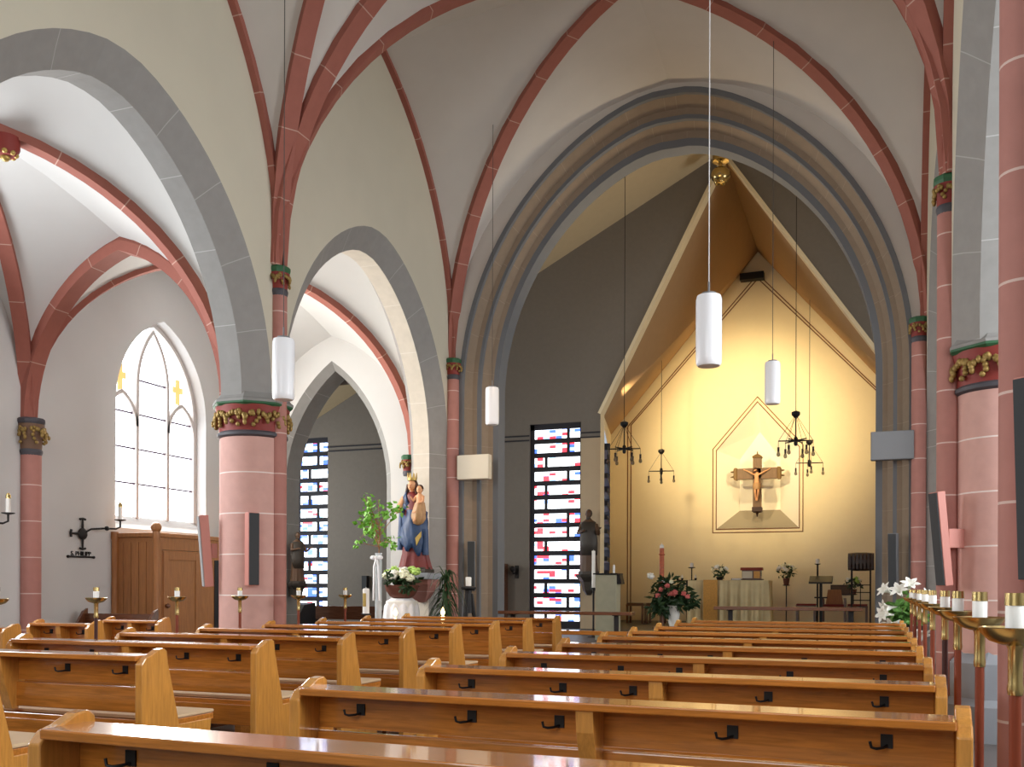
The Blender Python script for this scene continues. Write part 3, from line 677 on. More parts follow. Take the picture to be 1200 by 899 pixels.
# low dark bench against the aisle wall
b = thing('low_bench', 'low dark brown bench against the aisle wall beside the confessional', 'bench', (-9.55, 10.1, 0))
m = MB(); m.box((-.6, -.2, .42), (.6, .2, .47)); m.build('seat', oak_dark, b, bevel=.005)
m = MB(); m.box((-.6, .17, .47), (.6, .2, .93)); m.build('backrest', oak_dark, b, bevel=.005)
for s in (-1, 1): m = MB(); m.prism([(-.22, 0), (-.22, .6), (-.1, .62), (0.14, .96), (.22, 1.0), (.22, 0)], s * .6 - .02, s * .6 + .02); m.build('end_panel', oak_dark, b, bevel=.005)
m = MB(); m.box((-.1, -.14, 0), (.1, .14, .003)); tag(m.build('leaflet', paper, loc=(-4.95, 8.56, .912)), 'white leaflet lying on a pew ledge in the middle of the window-side rows', 'paper')

# ------------------------------------------------------------------ candle poles at the pew ends
def make_candle(label, group, pole_mat, loc):
    c = thing('candle_pole', label, 'candle holder', loc, group=group)
    m = MB(); m.lathe([(.034, 0), (.034, .012), (.022, .03), (.016, .05)], n=20); m.build('base', brass, c, smooth=40)
    m = MB(); m.lathe([(.0145, .04), (.0145, 1.07)], n=14); m.build('pole', pole_mat, c, smooth=40)
    m = MB(); m.lathe([(.0175, 1.035), (.0195, 1.05), (.0175, 1.065), (.0175, 1.15), (.024, 1.165)], n=16); m.build('socket', brass, c, smooth=50)
    m = MB(); m.lathe([(.01, 1.158), (.03, 1.160), (.06, 1.170), (.080, 1.190), (.086, 1.203), (.082, 1.205), (.07, 1.192), (.04, 1.184), (.005, 1.183)], n=32); m.build('drip_tray', brass, c, smooth=50)
    m = MB(); m.lathe([(.0235, 1.184), (.0235, 1.263), (.022, 1.265)], n=20); cn = m.build('candle', wax, c, smooth=40)
    m = MB(); m.lathe([(.0225, 1.258), (.0255, 1.259), (.0245, 1.290), (.021, 1.290), (.0205, 1.264)], n=20); m.build('brass_cap', brass, cn, smooth=40)
    return c
cy = [2.70, 3.64, 4.62, 5.5, 6.75, 7.85, 8.9, 10.0, 11.1]
CPA = make_candle('brass candle holder on a red-brown pole by the pew end nearest the camera', 'candle poles by the pillars', copper_pole, (.318, cy[0], 0))
CPB = None
for i, y in enumerate(cy[1:]):
    lab = 'brass candle holder on a pole by the pillars, %s along the row' % ordn[i + 1]
    if i == 2: CPB = make_candle('brass candle holder on a dark brown pole, fourth along the pillar row', 'candle poles by the pillars', dark_pole, (.32, y, 0))
    else: dup(CPA, (.32, y, 0), lab)
for i, y in enumerate((5.3, 6.27, 7.26, 8.2, 9.26, 10.27)):
    dup(CPA if i != 1 else CPB, (-6.07, y, 0), 'brass candle holder at a window-side pew end, %s' % ['at the picture edge', 'before the grey wall beside the confessional', 'before the confessional door', 'before the thick pink pillar', 'before the narrow blue stained glass', 'beside the white pillar candle'][i], group='candle poles towards the windows')

# ------------------------------------------------------------------ pendant lamps
def make_pendant(label, loc, ztop, zc, rot=0):
    p = thing('pendant_lamp', label, 'pendant lamp', loc, group='white cylinder pendants')
    m = MB(); m.lathe([(.0, 0), (.085, .002), (.098, .02), (.10, .06), (.10, .52), (.092, .55), (.05, .56)], n=32); m.build('glass_shade', white_glass, p, smooth=40)
    m = MB(); m.lathe([(.056, .545), (.058, .572), (.02, .578), (.008, .585), (.008, .66)], n=20); m.build('cap', speaker_grey, p, smooth=40)
    m = MB(); m.cyl((0, 0, .65), (0, 0, ztop - loc[2]), .004, n=8); m.build('cord', zc, p)
    return p
cord_w = mat('white_cord', lin(214, 214, 214), 0.6); cord_d = mat('dark_cord', lin(70, 66, 62), 0.6)
def ceiling_z(x, y, z):
    dg = bpy.context.evaluated_depsgraph_get(); dg.update()
    hit, p, *_ = SC.ray_cast(dg, Vector((x, y, z)), Vector((0, 0, 1)))
    return p.z if hit else 9.0
LAMPS = [((-1.25, 7.6, 3.03), 8.7, cord_w, 'white cylinder pendant lamp nearest the camera, large before the sanctuary'),
         ((-5.05, 7.45, 2.99), 8.2, cord_d, 'white cylinder pendant lamp beside the thick pink pillar'),
         ((-5.36, 13.26, 3.70), 8.0, cord_d, 'white cylinder pendant lamp before the arch jamb above the cream box'),
         ((-1.31, 13.0, 3.70), 8.7, cord_d, 'small white cylinder pendant lamp above the wheel chandeliers')]
for loc, zt, cm, lab in LAMPS: make_pendant(lab, loc, ceiling_z(loc[0], loc[1], loc[2] + .8) + .01, cm)

# ------------------------------------------------------------------ loudspeakers on pillars and jambs
def column_speaker(label, loc, rotz, tilt, housing, h=.82, w=.13, d=.10, front=speaker_front, bl=.0):
    s = thing('column_speaker', label, 'loudspeaker', loc, rotz, 'column loudspeakers')
    M = Matrix.Rotation(tilt, 4, 'X')
    m = MB(); m.box((-w / 2, -d, 0), (w / 2, 0, h), M=M); m.build('housing', housing, s, bevel=.006)
    m = MB(); m.box((-w / 2 + .006, -d - .012, .008), (w / 2 - .006, -d - .001, h - .008), M=M); m.build('grille_front', front, s, bevel=.003)
    m = MB(); m.box((-.02, -.02, h * .4), (.03, .035 + bl + .1 * max(0, math.sin(tilt) * h), h * .6)); m.build('bracket', housing, s)
    return s
# on the window-side pillar
column_speaker('slim dark loudspeaker leaning from the window-side pillar towards the confessional', (XL - .655, 9.165, 1.30), math.radians(-42), .08, speaker_pink, front=speaker_light)
column_speaker('slim upright dark loudspeaker at the seam of pillar and slim shaft', (XL - .12, 9.12, 1.31), math.radians(62), .0, speaker_pink)
# on the candle-pole side
column_speaker('slim leaning loudspeaker with pink side on the pillar above the candle poles', (XR - .02, 9.24, 1.33), math.radians(-60), .10, speaker_pink, d=.075, bl=.09)
column_speaker('dark loudspeaker on the nearest red shaft at the picture edge', (XR + .05, 4.42, 1.335), math.radians(-40), .05, speaker_pink)
column_speaker('narrow dark loudspeaker on the arch jamb beside the palm', (-6.13, YW + .02, 1.24), math.radians(15), .03, speaker_grey, .80, .12, .09)
column_speaker('narrow grey loudspeaker on the arch jamb above the white lilies', (.20, YW + .03, 1.26), math.radians(-20), .03, speaker_grey, .80, .12, .09)
for lab, x, mt, z in (('flat cream box on the arch jamb below the pendant lamp', X_at(555, 14.2), box_cream, 3.02), ('flat grey box on the arch jamb opposite the cream box', X_at(1045, 14.2), speaker_grey, 3.06)):
    b = thing('wall_speaker_box', lab, 'speaker box', (x, YW - .02, z), 0, 'flat boxes on the arch jambs')
    m = MB(); m.box((-.275, -.13, 0), (.275, 0, .39)); m.build('housing', mt, b, bevel=.008)
    m = MB(); m.box((-.265, -.135, .01), (.265, -.129, .38)); m.build('front_cloth', mt, b)
    m = MB(); m.box((-.2, -.01, .1), (.2, .2, .3)); m.build('bracket', black_iron, b)

# ------------------------------------------------------------------ confessional
c = thing('confessional', 'tall brown oak confessional below the bright aisle window', 'confessional', (AL + .02, 10.97, 0))
Wd, Ln = .74, 2.05
m = MB()
m.box((0, 0, .0), (Wd, .03, 2.0))
for k in range(5): m.box((.04 + k * .135, -.012, .1), (.04 + k * .135 + .125, 0, 1.93))
m.build('side_panel', conf_wood, c, bevel=.004)
m = MB(); m.box((Wd - .03, 0, 0), (Wd, .12, 2.0)); m.box((Wd - .03, .12, 1.82), (Wd, Ln, 2.0)); m.box((Wd - .03, .95, 0), (Wd, 1.15, 1.85)); m.box((Wd - .03, 1.15, 0), (Wd - .005, Ln, 1.85)); m.build('front_frame', conf_wood, c, bevel=.004)
m = MB(); m.box((Wd - .025, .125, .05), (Wd + .005, .945, 1.815)); m.box((Wd + .005, .14, .07), (Wd + .018, .24, 1.80)); m.box((Wd + .005, .83, .07), (Wd + .018, .93, 1.80)); m.box((Wd + .005, .24, 1.68), (Wd + .018, .83, 1.80)); m.box((Wd + .005, .24, .07), (Wd + .018, .83, .2)); dr = m.build('door', conf_wood, c, bevel=.004)
m = MB(); m.ball((Wd + .045, .19, 1.02), .035, 12); m.cyl((Wd, .19, 1.02), (Wd + .04, .19, 1.02), .012); m.build('door_knob', oak_dark, dr, smooth=40)
m = MB(); m.box((Wd - .004, 1.28, .5), (Wd + .004, 1.42, 1.7)); m.build('dark_slot', black_plastic, c)
m = MB(); m.box((-.0, -.03, 2.0), (Wd + .03, Ln, 2.06)); m.build('cornice', conf_wood, c, bevel=.006)
for (x, y, ball) in ((Wd, 0.0, True), (.02, -.02, False), (Wd, Ln, False)):
    m = MB(); m.lathe([(.055, 0), (.055, .25), (.045, .3), (.045, 1.95), (.055, 2.0), (.05, 2.08)], (x, y, 0), 20); ps = m.build('corner_post', conf_wood, c, smooth=40)
    if ball: m = MB(); m.ball((x, y, 2.13), .075, 18); m.build('ball_finial', conf_wood, ps, smooth=60)

# ------------------------------------------------------------------ wall candle brackets (consecration candles)
def sconce(label, y, z, text=None):
    s = thing('wall_candle_bracket', label, 'wall bracket', (AL, y, z), 0, 'iron candle brackets on the aisle wall')
    m = MB(); m.ball((.03, 0, 0), .085, 14, sc=(.35, 1, 1))
    for a in (PI / 2, PI, -PI / 2): m.tube([(.03, 0, 0), (.03, .20 * math.cos(a), .20 * math.sin(a))], [.022, .012], 8); m.tube([(.03, .20 * math.cos(a) + .05 * math.sin(a), .20 * math.sin(a) - .05 * math.cos(a)), (.03, .20 * math.cos(a) * 1.05, .20 * math.sin(a) * 1.05), (.03, .20 * math.cos(a) - .05 * math.sin(a), .20 * math.sin(a) + .05 * math.cos(a))], .016, 8)
    m.build('cross_plate', black_iron, s, smooth=40)
    m = MB(); m.tube([(.03, 0, 0), (.08, .1, .07), (.16, .28, .09), (.2, .44, .09), (.22, .50, .12), (.22, .50, .2)], .013, 8); m.ball((.17, .30, .09), .035, 8); m.lathe([(.015, .2), (.075, .215), (.08, .225), (.01, .22)], (.22, .50, 0), 16); m.build('arm', black_iron, s, smooth=40)
    m = MB(); m.lathe([(.028, .222), (.028, .42), (.02, .425)], (.22, .50, 0), 14); m.build('candle', wax, s, smooth=40)
    m = MB(); m.lathe([(.03, .40), (.03, .44), (.012, .47)], (.22, .50, 0), 14); m.build('brass_cap', brass, s, smooth=40)
    m = MB(); m.box((.0, -.24, -.33), (.02, .22, -.305)); m.ball((.012, -.24, -.318), .022, 8); m.ball((.012, .22, -.318), .022, 8); m.build('name_bar', black_iron, s, smooth=40)
    if text:
        cu = bpy.data.curves.new('name_letters', 'FONT'); cu.body = text; cu.size = .085; cu.extrude = .006; cu.align_x = 'CENTER'
        tmp = bpy.data.objects.new('letters', cu); COL.objects.link(tmp); me = bpy.data.meshes.new_from_object(tmp.evaluated_get(bpy.context.evaluated_depsgraph_get())); bpy.data.objects.remove(tmp)
        me.materials.clear(); me.materials.append(black_iron)
        o = bpy.data.objects.new('name_letters', me); COL.objects.link(o); o.parent = s; o.location = (.01, -.01, -.30); o.rotation_euler = (PI / 2, 0, PI / 2)
    return s
sconce('black iron cross-shaped candle bracket with name bar beside the confessional', 10.36, 2.02, 'S. PHILIPP')
sconce('black iron candle bracket at the picture edge, left of the red wall shaft', 8.47, 1.98)

# ------------------------------------------------------------------ figures
def rings_fig(levels, n=28, folds=0, amp=0.0, seed=0, lean=None):
    """levels = [(z, rx, ry, cx, cy, fold weight)]"""
    rnd = random.Random(seed); ph = [rnd.uniform(0, 6.28) for _ in range(4)]; rs = []
    for z, rx, ry, cx, cy, fw in levels:
        r = []
        for j in range(n):
            a = 2 * PI * j / n; k = 1 + fw * amp * (math.sin(folds * a + ph[0] + z * 2) * .6 + math.sin((folds + 3) * a + ph[1] - z) * .4)
            r.append((cx + rx * k * math.cos(a), cy + ry * k * math.sin(a), z))
        rs.append(r)
    return rs
def head(mb, c, r, turn=0.0, mi=0):
    M = Matrix.Rotation(turn, 3, 'Z')
    mb.ball(c, r, 16, mi, sc=(.82, .92, 1.12))
    f = lambda v: tuple(Vector(c) + M @ Vector(v))
    mb.ball(f((0, -.95 * r, -.05 * r)), r * .17, 8, mi, sc=(.7, 1, 1.3)); mb.ball(f((0, -.78 * r, -.75 * r)), r * .28, 8, mi)
    for s in (-1, 1): mb.ball(f((s * .82 * r, 0, -.05 * r)), r * .18, 8, mi, sc=(.5, .9, 1.3))
def eyes_mouth(mb, c, r):
    for s in (-1, 1): mb.ball((c[0] + s * .32 * r, c[1] - .86 * r, c[2] + .08 * r), r * .09, 6, sc=(1.3, .6, .8))
    mb.ball((c[0], c[1] - .88 * r, c[2] - .42 * r), r * .13, 6, sc=(1.4, .5, .5))
def hand(mb, wrist, d, size, mi=0):
    d = Vector(d).normalized(); w = Vector(wrist); s = d.orthogonal().normalized(); u = d.cross(s)
    mb.tube([w, w + d * size * .5], [size * .2, size * .26], 8, mi)
    for k in range(4):
        o = s * (k - 1.5) * size * .13; L = (.42, .5, .48, .38)[k] * size
        mb.tube([w + d * size * .42 + o, w + d * (size * .42 + L * .6) + o, w + d * (size * .42 + L * .9) + o + u * L * .25], [size * .075, size * .07, size * .055], 6, mi)
    mb.tube([w + d * size * .15 + s * size * .2, w + d * size * .4 + s * size * .42 + u * size * .06], [size * .085, size * .06], 6, mi)

# crowned Madonna with child on a console at the arcade end
SX, SYY, SZ = X_at(487, 13.66), 13.62, 1.58
v = thing('madonna_statue', 'painted statue of a crowned woman in red and blue robes holding a child', 'statue', (SX, SYY, SZ))
m = MB(); m.rings(rings_fig([(0, .27, .17, 0, 0, 1.2), (.05, .25, .165, 0, 0, 1.2), (.25, .205, .145, 0, 0, 1), (.5, .19, .14, 0, 0, .8), (.72, .185, .135, .01, 0, .6), (.92, .16, .12, .0, 0, .4), (1.04, .145, .105, 0, 0, .2), (1.13, .155, .10, -.01, 0, .1), (1.18, .12, .085, -.02, 0, 0), (1.215, .05, .05, -.03, 0, 0)], folds=9, amp=.13)); m.build('red_robe', robe_red, v, smooth=70)
m = MB()
rs = []
for z, rx, ry, a0, a1, cy_ in [(.34, .205, .165, -2.55, -.35, -.01), (.42, .22, .175, -2.9, -.1, -.01), (.55, .225, .175, -3.2, .25, 0), (.70, .215, .165, -3.6, .5, 0), (.85, .20, .15, -3.9, .8, 0), (1.0, .185, .135, -4.35, -1.9, 0), (1.12, .18, .125, -4.4, -2.3, 0), (1.20, .13, .10, -4.4, -2.6, 0)]:
    row = []
    for j in range(25):
        a = a0 + (a1 - a0) * j / 24; k = 1 + .10 * math.sin(j * 1.55 + z * 11) + .04 * math.sin(j * .7 - z * 17); row.append((rx * k * math.cos(a), cy_ + ry * k * math.sin(a), z + .05 * math.sin(j * .6) - .10 * max(0, math.sin((a - .2) * 1.0 + 2.2)) * (z < .6)))
    rs.append(row)
m.rings(rs, closed=False)
for (p, q) in (((-.2, -.02, .95), (-.22, -.05, .30)), ((.2, -.04, .62), (.22, -.06, .22))): m.rings([[(p[0] + (q[0] - p[0]) * t + .055 * math.cos(2 * PI * j / 10), p[1] + (q[1] - p[1]) * t + .05 * math.sin(2 * PI * j / 10), p[2] + (q[2] - p[2]) * t) for j in range(10)] for t in (0, .3, .6, .85, 1)])
mo = m.build('blue_mantle', mantle_blue, v, smooth=70); sm = mo.modifiers.new('solid', 'SOLIDIFY'); sm.thickness = .014
m = MB(); m.rings(rings_fig([(.68, .02, .02, .13, -.13, 0), (.71, .08, .05, .12, -.13, .9), (.78, .115, .07, .12, -.12, 1), (.86, .11, .075, .13, -.12, .8), (.95, .095, .075, .14, -.11, .6), (1.03, .08, .068, .14, -.1, .2)], 24, 7, .22)); m.build('tan_cloth', lining_tan, v, smooth=70)
m = MB(); m.prism([(.12, .36), (.2, .50), (.2, .58), (.1, .48)], -.18, -.165, axis='y'); m.build('gold_lining', gold, v)
m = MB(); hc = (-.035, -.02, 1.31); head(m, hc, .082); m.tube([(-.03, 0, 1.18), (-.035, -.01, 1.26)], [.045, .04], 12)
m.tube([(-.17, 0, 1.12), (-.235, -.05, .98), (-.2, -.14, .90)], [.06, .055, .032], 10); hand(m, (-.2, -.14, .9), (-.1, -1, .1), .10); hand(m, (.06, -.17, .88), (1, -.1, 0), .10)
m.build('head_and_hands', skin, v, smooth=70)
m = MB(); eyes_mouth(m, hc, .082); m.build('face_paint', robe_red, v)
m = MB(); m.ball((hc[0], hc[1] + .03, hc[2] + .015), .088, 14, sc=(.9, .85, 1.1))
for s in (-1, 1): m.tube([(hc[0] + s * .07, hc[1] + .01, hc[2] + .02), (hc[0] + s * .085, hc[1] - .0, hc[2] - .1), (hc[0] + s * .09, hc[1] - .05, hc[2] - .22), (hc[0] + s * .075, hc[1] - .07, hc[2] - .3)], [.03, .035, .03, .012], 8)
m.build('long_brown_hair', hair_brown, v, smooth=70)
m = MB(); m.lathe([(.07, .075), (.075, .08), (.078, .12), (.072, .12), (.068, .08)], hc, 24)
for k in range(8): a = k * PI / 4; m.prism([(-.02, 0), (.02, 0), (.012, .04), (0, .085), (-.012, .04)], -.004, .004, axis='y'); n0 = len(m.v) - 10
for k in range(8):
    M4 = Matrix.Translation(Vector(hc) + Vector((0, 0, .115))) @ Matrix.Rotation(k * PI / 4, 4, 'Z') @ Matrix.Translation((0, -.074, 0)); i0 = len(m.v) - 80 + k * 10
    for i in range(i0, i0 + 10): m.v[i] = tuple(M4 @ Vector(m.v[i]))
m.build('gold_crown', gold, v, smooth=40)
m = MB(); ch = (.135, -.10, 1.235); head(m, ch, .058)
m.rings(rings_fig([(.93, .06, .055, .14, -.1, 0), (1.0, .068, .056, .14, -.1, 0), (1.08, .066, .052, .138, -.1, 0), (1.14, .062, .045, .136, -.1, 0), (1.17, .03, .03, .135, -.1, 0), (1.2, .022, .022, .135, -.1, 0)], 14))
m.tube([(.08, -.1, 1.13), (.05, -.15, 1.06), (.03, -.17, 1.09)], [.024, .02, .014], 8); hand(m, (.03, -.17, 1.09), (-.4, -.4, 1), .045)
m.tube([(.195, -.1, 1.13), (.215, -.14, 1.05), (.19, -.18, 1.02)], [.024, .02, .014], 8); hand(m, (.19, -.18, 1.02), (-.3, -1, 0), .045)
m.tube([(.11, -.17, .80), (.10, -.2, .76), (.09, -.22, .73)], [.024, .02, .014], 8)
cb = m.build('child', skin, v, smooth=70)
m = MB(); m.ball((ch[0], ch[1] + .018, ch[2] + .018), .06, 12, sc=(.92, .9, 1.05)); m.build('child_hair', hair_brown, cb, smooth=70)
m = MB(); m.box((-.28, -.19, -.06), (.28, .14, .0)); m.lathe([(.27, 0), (.27, .02), (.24, .035)], n=24, sy=.66); m.build('plinth', statue_dark, v, bevel=.01)
k = thing('wall_console', 'grey and red stone console under the crowned statue', 'console', (SX, 13.93, 1.52))
m = MB(); m.box((-.34, -.52, -.10), (.34, 0, 0)); m.build('slab', plinth_stone, k, bevel=.012)
m = MB(); m.rings([[(s * w, -d, z), (s * w, 0, z), (-s * w, 0, z), (-s * w, -d, z)] for s, w, d, z in ((1, .30, .46, -.10), (1, .28, .42, -.18), (1, .2, .28, -.30), (1, .1, .12, -.42), (1, .05, .06, -.46))]); m.build('corbel', shaft_stone, k)

def saint(name, label, loc, h, robe, mantle, console=True, rotz=0, seed=1):
    s = thing(name, label, 'statue', loc, rotz); q = h / 1.7
    L = lambda *r: [(z * q, rx * q, ry * q, cx * q, cy_ * q, f) for z, rx, ry, cx, cy_, f in r]
    m = MB(); m.rings(rings_fig(L((0, .26, .2, 0, 0, 1), (.1, .24, .19, 0, 0, 1), (.5, .21, .17, 0, 0, .8), (.9, .2, .15, 0, 0, .5), (1.2, .21, .14, 0, 0, .3), (1.38, .2, .12, 0, 0, .1), (1.44, .1, .09, 0, 0, 0), (1.5, .05, .05, 0, -.01, 0)), folds=8, amp=.12, seed=seed)); m.build('robe', robe, s, smooth=70)
    m = MB(); rs = []
    for z, rx, ry, a0, a1 in ((.45, .24, .2, -2.6, .9), (.8, .25, .2, -3.4, 1.2), (1.1, .24, .17, -3.9, 1.0), (1.38, .215, .135, -4.2, .9)):
        rs.append([((rx * (1 + .05 * math.sin(j * 1.4))) * q * math.cos(a0 + (a1 - a0) * j / 20), ry * q * math.sin(a0 + (a1 - a0) * j / 20), z * q) for j in range(21)])
    m.rings(rs, closed=False); o = m.build('mantle', mantle, s, smooth=70); md = o.modifiers.new('solid', 'SOLIDIFY'); md.thickness = .015
    m = MB(); head(m, (0, -.02 * q, 1.60 * q), .105 * q)
    m.tube([(-.2 * q, 0, 1.3 * q), (-.27 * q, -.08 * q, 1.08 * q), (-.12 * q, -.22 * q, 1.12 * q)], [.07 * q, .06 * q, .035 * q], 8); m.tube([(.2 * q, 0, 1.3 * q), (.3 * q, -.08 * q, 1.05 * q), (.36 * q, -.24 * q, 1.16 * q)], [.07 * q, .06 * q, .035 * q], 8)
    hand(m, (-.12 * q, -.22 * q, 1.12 * q), (1, -.3, .2), .13 * q); hand(m, (.36 * q, -.24 * q, 1.16 * q), (.6, -.6, .4), .13 * q); m.build('head_and_hands', bronze, s, smooth=70)
    m = MB(); m.ball((0, .02 * q, 1.62 * q), .11 * q, 12, sc=(.9, .9, 1.1)); m.ball((0, -.07 * q, 1.5 * q), .06 * q, 10, sc=(1, .7, 1.3)); m.build('hair_and_beard', statue_dark, s, smooth=70)
    m = MB(); m.lathe([(.30 * q, -.06), (.30 * q, 0)], n=10); m.build('plinth', statue_dark, s)
    if console: m = MB(); m.lathe([(.05, -.5), (.12, -.4), (.16, -.22), (.26, -.12), (.28, -.06)], n=8, a0=PI / 8); m.box((-.1, 0.05, -.4), (.1, .30, -.06)); m.build('corbel', statue_dark, s)
    return s
saint('saint_statue', 'dark carved statue with gold sash on a console between stained glass and sanctuary', (X_at(690, 19.6), 19.58, 1.64), 1.28, bronze, statue_dark, seed=4)
st_ = saint('saint_statue', 'small dark statue on a console on the jamb of the aisle arch', (-9.53, 14.5, 1.40), 1.28, bronze, statue_dark, seed=6, rotz=PI / 2 - .5); st_.scale = (.66, .66, .66)

# ------------------------------------------------------------------ plants
def leaf_cloud(mb, pts, size, seed, droop=0.3, mi=0, aspect=0.55):
    rnd = random.Random(seed)
    for p in pts:
        d = Vector((rnd.uniform(-1, 1), rnd.uniform(-1, 1), rnd.uniform(-.8, .8) - droop)).normalized(); s = d.orthogonal().normalized(); s = (Matrix.Rotation(rnd.uniform(0, 6.28), 3, d) @ s); n = d.cross(s)
        L = size * rnd.uniform(.7, 1.3); w = L * aspect; p = Vector(p)
        mb.add([p, p + d * L * .45 + s * w * .5, p + d * L, p + d * L * .45 - s * w * .5, p + d * L * .5 + n * L * .08], [(0, 1, 4), (1, 2, 4), (2, 3, 4), (3, 0, 4)], mi=mi)
def blossom(mb, c, r, seed, petals=7, mi=0):
    rnd = random.Random(seed); mb.ball(c, r * .75, 10, mi)
    for k in range(26):
        d = Vector((rnd.uniform(-1, 1), rnd.uniform(-1, 1), rnd.uniform(-.5, 1))).normalized(); p = Vector(c) + d * r * .8; mb.ball(p, r * .26, 6, mi, sc=(1, 1, .7))
def rand_in(rnd, c, r, n):
    out = []
    while len(out) < n:
        q = Vector((rnd.uniform(-1, 1), rnd.uniform(-1, 1), rnd.uniform(-1, 1)))
        if q.length <= 1: out.append((c[0] + q.x * r[0], c[1] + q.y * r[1], c[2] + q.z * r[2]))
    return out

# birch branch in a tall glass tube with a bow
bx, by = X_at(443.5, 12.6), 12.6
b = thing('birch_branch', 'green leafy birch branch standing in a tall glass tube with white bow', 'branch', (bx, by, 0))
rnd = random.Random(5); m = MB(); lf = []
m.tube([(0, 0, .1), (.0, 0, 1.2), (.01, 0, 1.95), (.02, 0.01, 2.2)], [.012, .011, .009, .007], 6)
for k in range(26):
    z0 = rnd.uniform(1.84, 2.3); a = rnd.uniform(0, 6.28); L = rnd.uniform(.18, .46); up = rnd.uniform(.0, .5)
    p0 = Vector((.01, 0, z0)); p1 = p0 + Vector((math.cos(a) * L * .6, math.sin(a) * L * .5, up * .6)); p2 = p0 + Vector((math.cos(a) * L, math.sin(a) * L * .8, up + rnd.uniform(-.12, .05)))
    m.tube([p0, p1, p2], [.005, .004, .002], 5)
    for t in range(9): q = p1 + (p2 - p1) * rnd.uniform(0, 1.05); lf.append(q + Vector((rnd.uniform(-.05, .05), rnd.uniform(-.05, .05), rnd.uniform(-.05, .05))))
m.build('stem', conf_wood, b, smooth=60)
m = MB(); leaf_cloud(m, lf, .085, 9, .4, aspect=.75); m.build('foliage', leaf_green, b)
g = thing('glass_tube_vase', 'tall narrow glass tube vase holding the birch branch', 'vase', (bx, by, 0))
m = MB(); m.lathe([(.10, 0), (.10, .02), (.05, .04), (.05, 1.78), (.056, 1.80), (.046, 1.80), (.044, .06)], n=20); m.build('tube', glass, g, smooth=40)
m = MB()
for s in (-1, 1): m.ball((s * .055, -.06, 1.73), .05, 10, sc=(1.1, .4, .7)); m.tube([(0, -.06, 1.72), (s * .035, -.07, 1.6), (s * .05, -.06, 1.1)], [.02, .016, .012], 6)
m.ball((0, -.065, 1.73), .028, 8); m.build('white_bow', tulle, g, smooth=60)

# draped column with hydrangea bowl
hx, hy = X_at(471, 13.0), 13.0
d = thing('draped_stand', 'round column draped in white gathered tulle under the flower bowl', 'flower stand', (hx, hy, 0))
m = MB(); m.lathe([(.24, 0), (.24, 1.08), (.22, 1.10)], n=28); m.build('column', wax, d, smooth=40)
m = MB(); rs = []
for z, r in ((.02, .30), (.35, .29), (.8, .275), (1.02, .25), (1.10, .20), (1.13, .16)): rs.append([(r * (1 + .06 * math.sin(11 * 2 * PI * j / 66)) * math.cos(2 * PI * j / 66), r * (1 + .06 * math.sin(11 * 2 * PI * j / 66)) * math.sin(2 * PI * j / 66), z) for j in range(66)])
m.rings(rs); m.build('tulle_drape', tulle, d, smooth=60)
f = thing('hydrangea_bowl', 'brown bowl of white and green hydrangeas below the crowned statue', 'flower bowl', (hx, hy, 1.13))
m = MB(); m.lathe([(.12, 0), (.18, .03), (.24, .12), (.26, .2), (.24, .2), (.2, .14)], n=24); m.build('bowl', terracotta, f, smooth=40)
for k, (x, y, z, r, mt) in enumerate(((-.2, -.1, .34, .085, petal_cream), (-.06, -.14, .36, .09, petal_white), (.10, -.14, .36, .09, petal_cream), (.0, .05, .40, .09, petal_white), (-.26, .05, .38, .075, petal_green), (.24, -.02, .40, .08, petal_green), (.12, .1, .42, .08, petal_green), (.2, -.12, .3, .07, petal_cream), (-.16, .08, .42, .08, petal_green))):
    m = MB(); blossom(m, (x, y, z), r, k); m.build('hydrangea_head', mt, f, smooth=60)
m = MB(); rnd = random.Random(3); leaf_cloud(m, rand_in(rnd, (0, 0, .27), (.27, .25, .10), 110), .13, 2, .1); leaf_cloud(m, rand_in(rnd, (.2, -.22, .16), (.12, .06, .05), 40), .09, 4, .6); m.build('foliage', leaf_dark, f)

# palm-like plant
px_, py_ = X_at(523, 12.95), 12.95
p = thing('palm_plant', 'dark green spiky palm plant before the arch jamb', 'plant', (px_, py_, 0))
m = MB(); m.lathe([(.15, 0), (.2, .3), (.21, .34), (.19, .34), (.18, .3)], n=20); m.build('pot', terracotta, p, smooth=40)
m = MB(); m.tube([(0, 0, .28), (.01, 0, .8), (0, 0, 1.36)], [.03, .025, .02], 8); m.build('stem', oak_dark, p, smooth=60)
m = MB(); rnd = random.Random(8)
for k in range(170):
    a = rnd.uniform(0, 6.28); z = rnd.uniform(.55, 1.45); L = rnd.uniform(.28, .43); c, s = math.cos(a), math.sin(a); up = rnd.uniform(.05, .34) * (z / 1.2); w = .021; pts = []
    for t in (0, .35, .7, 1.0): pts.append((Vector((c * L * t * .85, s * L * t * .7, z + up * 2 * t - (up * 1.2 + .38) * t * t)), w * (1 - t * .9)))
    row0 = [q + Vector((-s, c, 0)) * ww for q, ww in pts]; row1 = [q - Vector((-s, c, 0)) * ww for q, ww in pts]; m.rings([row0, row1], closed=False)
m.build('leaves', leaf_dark, p)

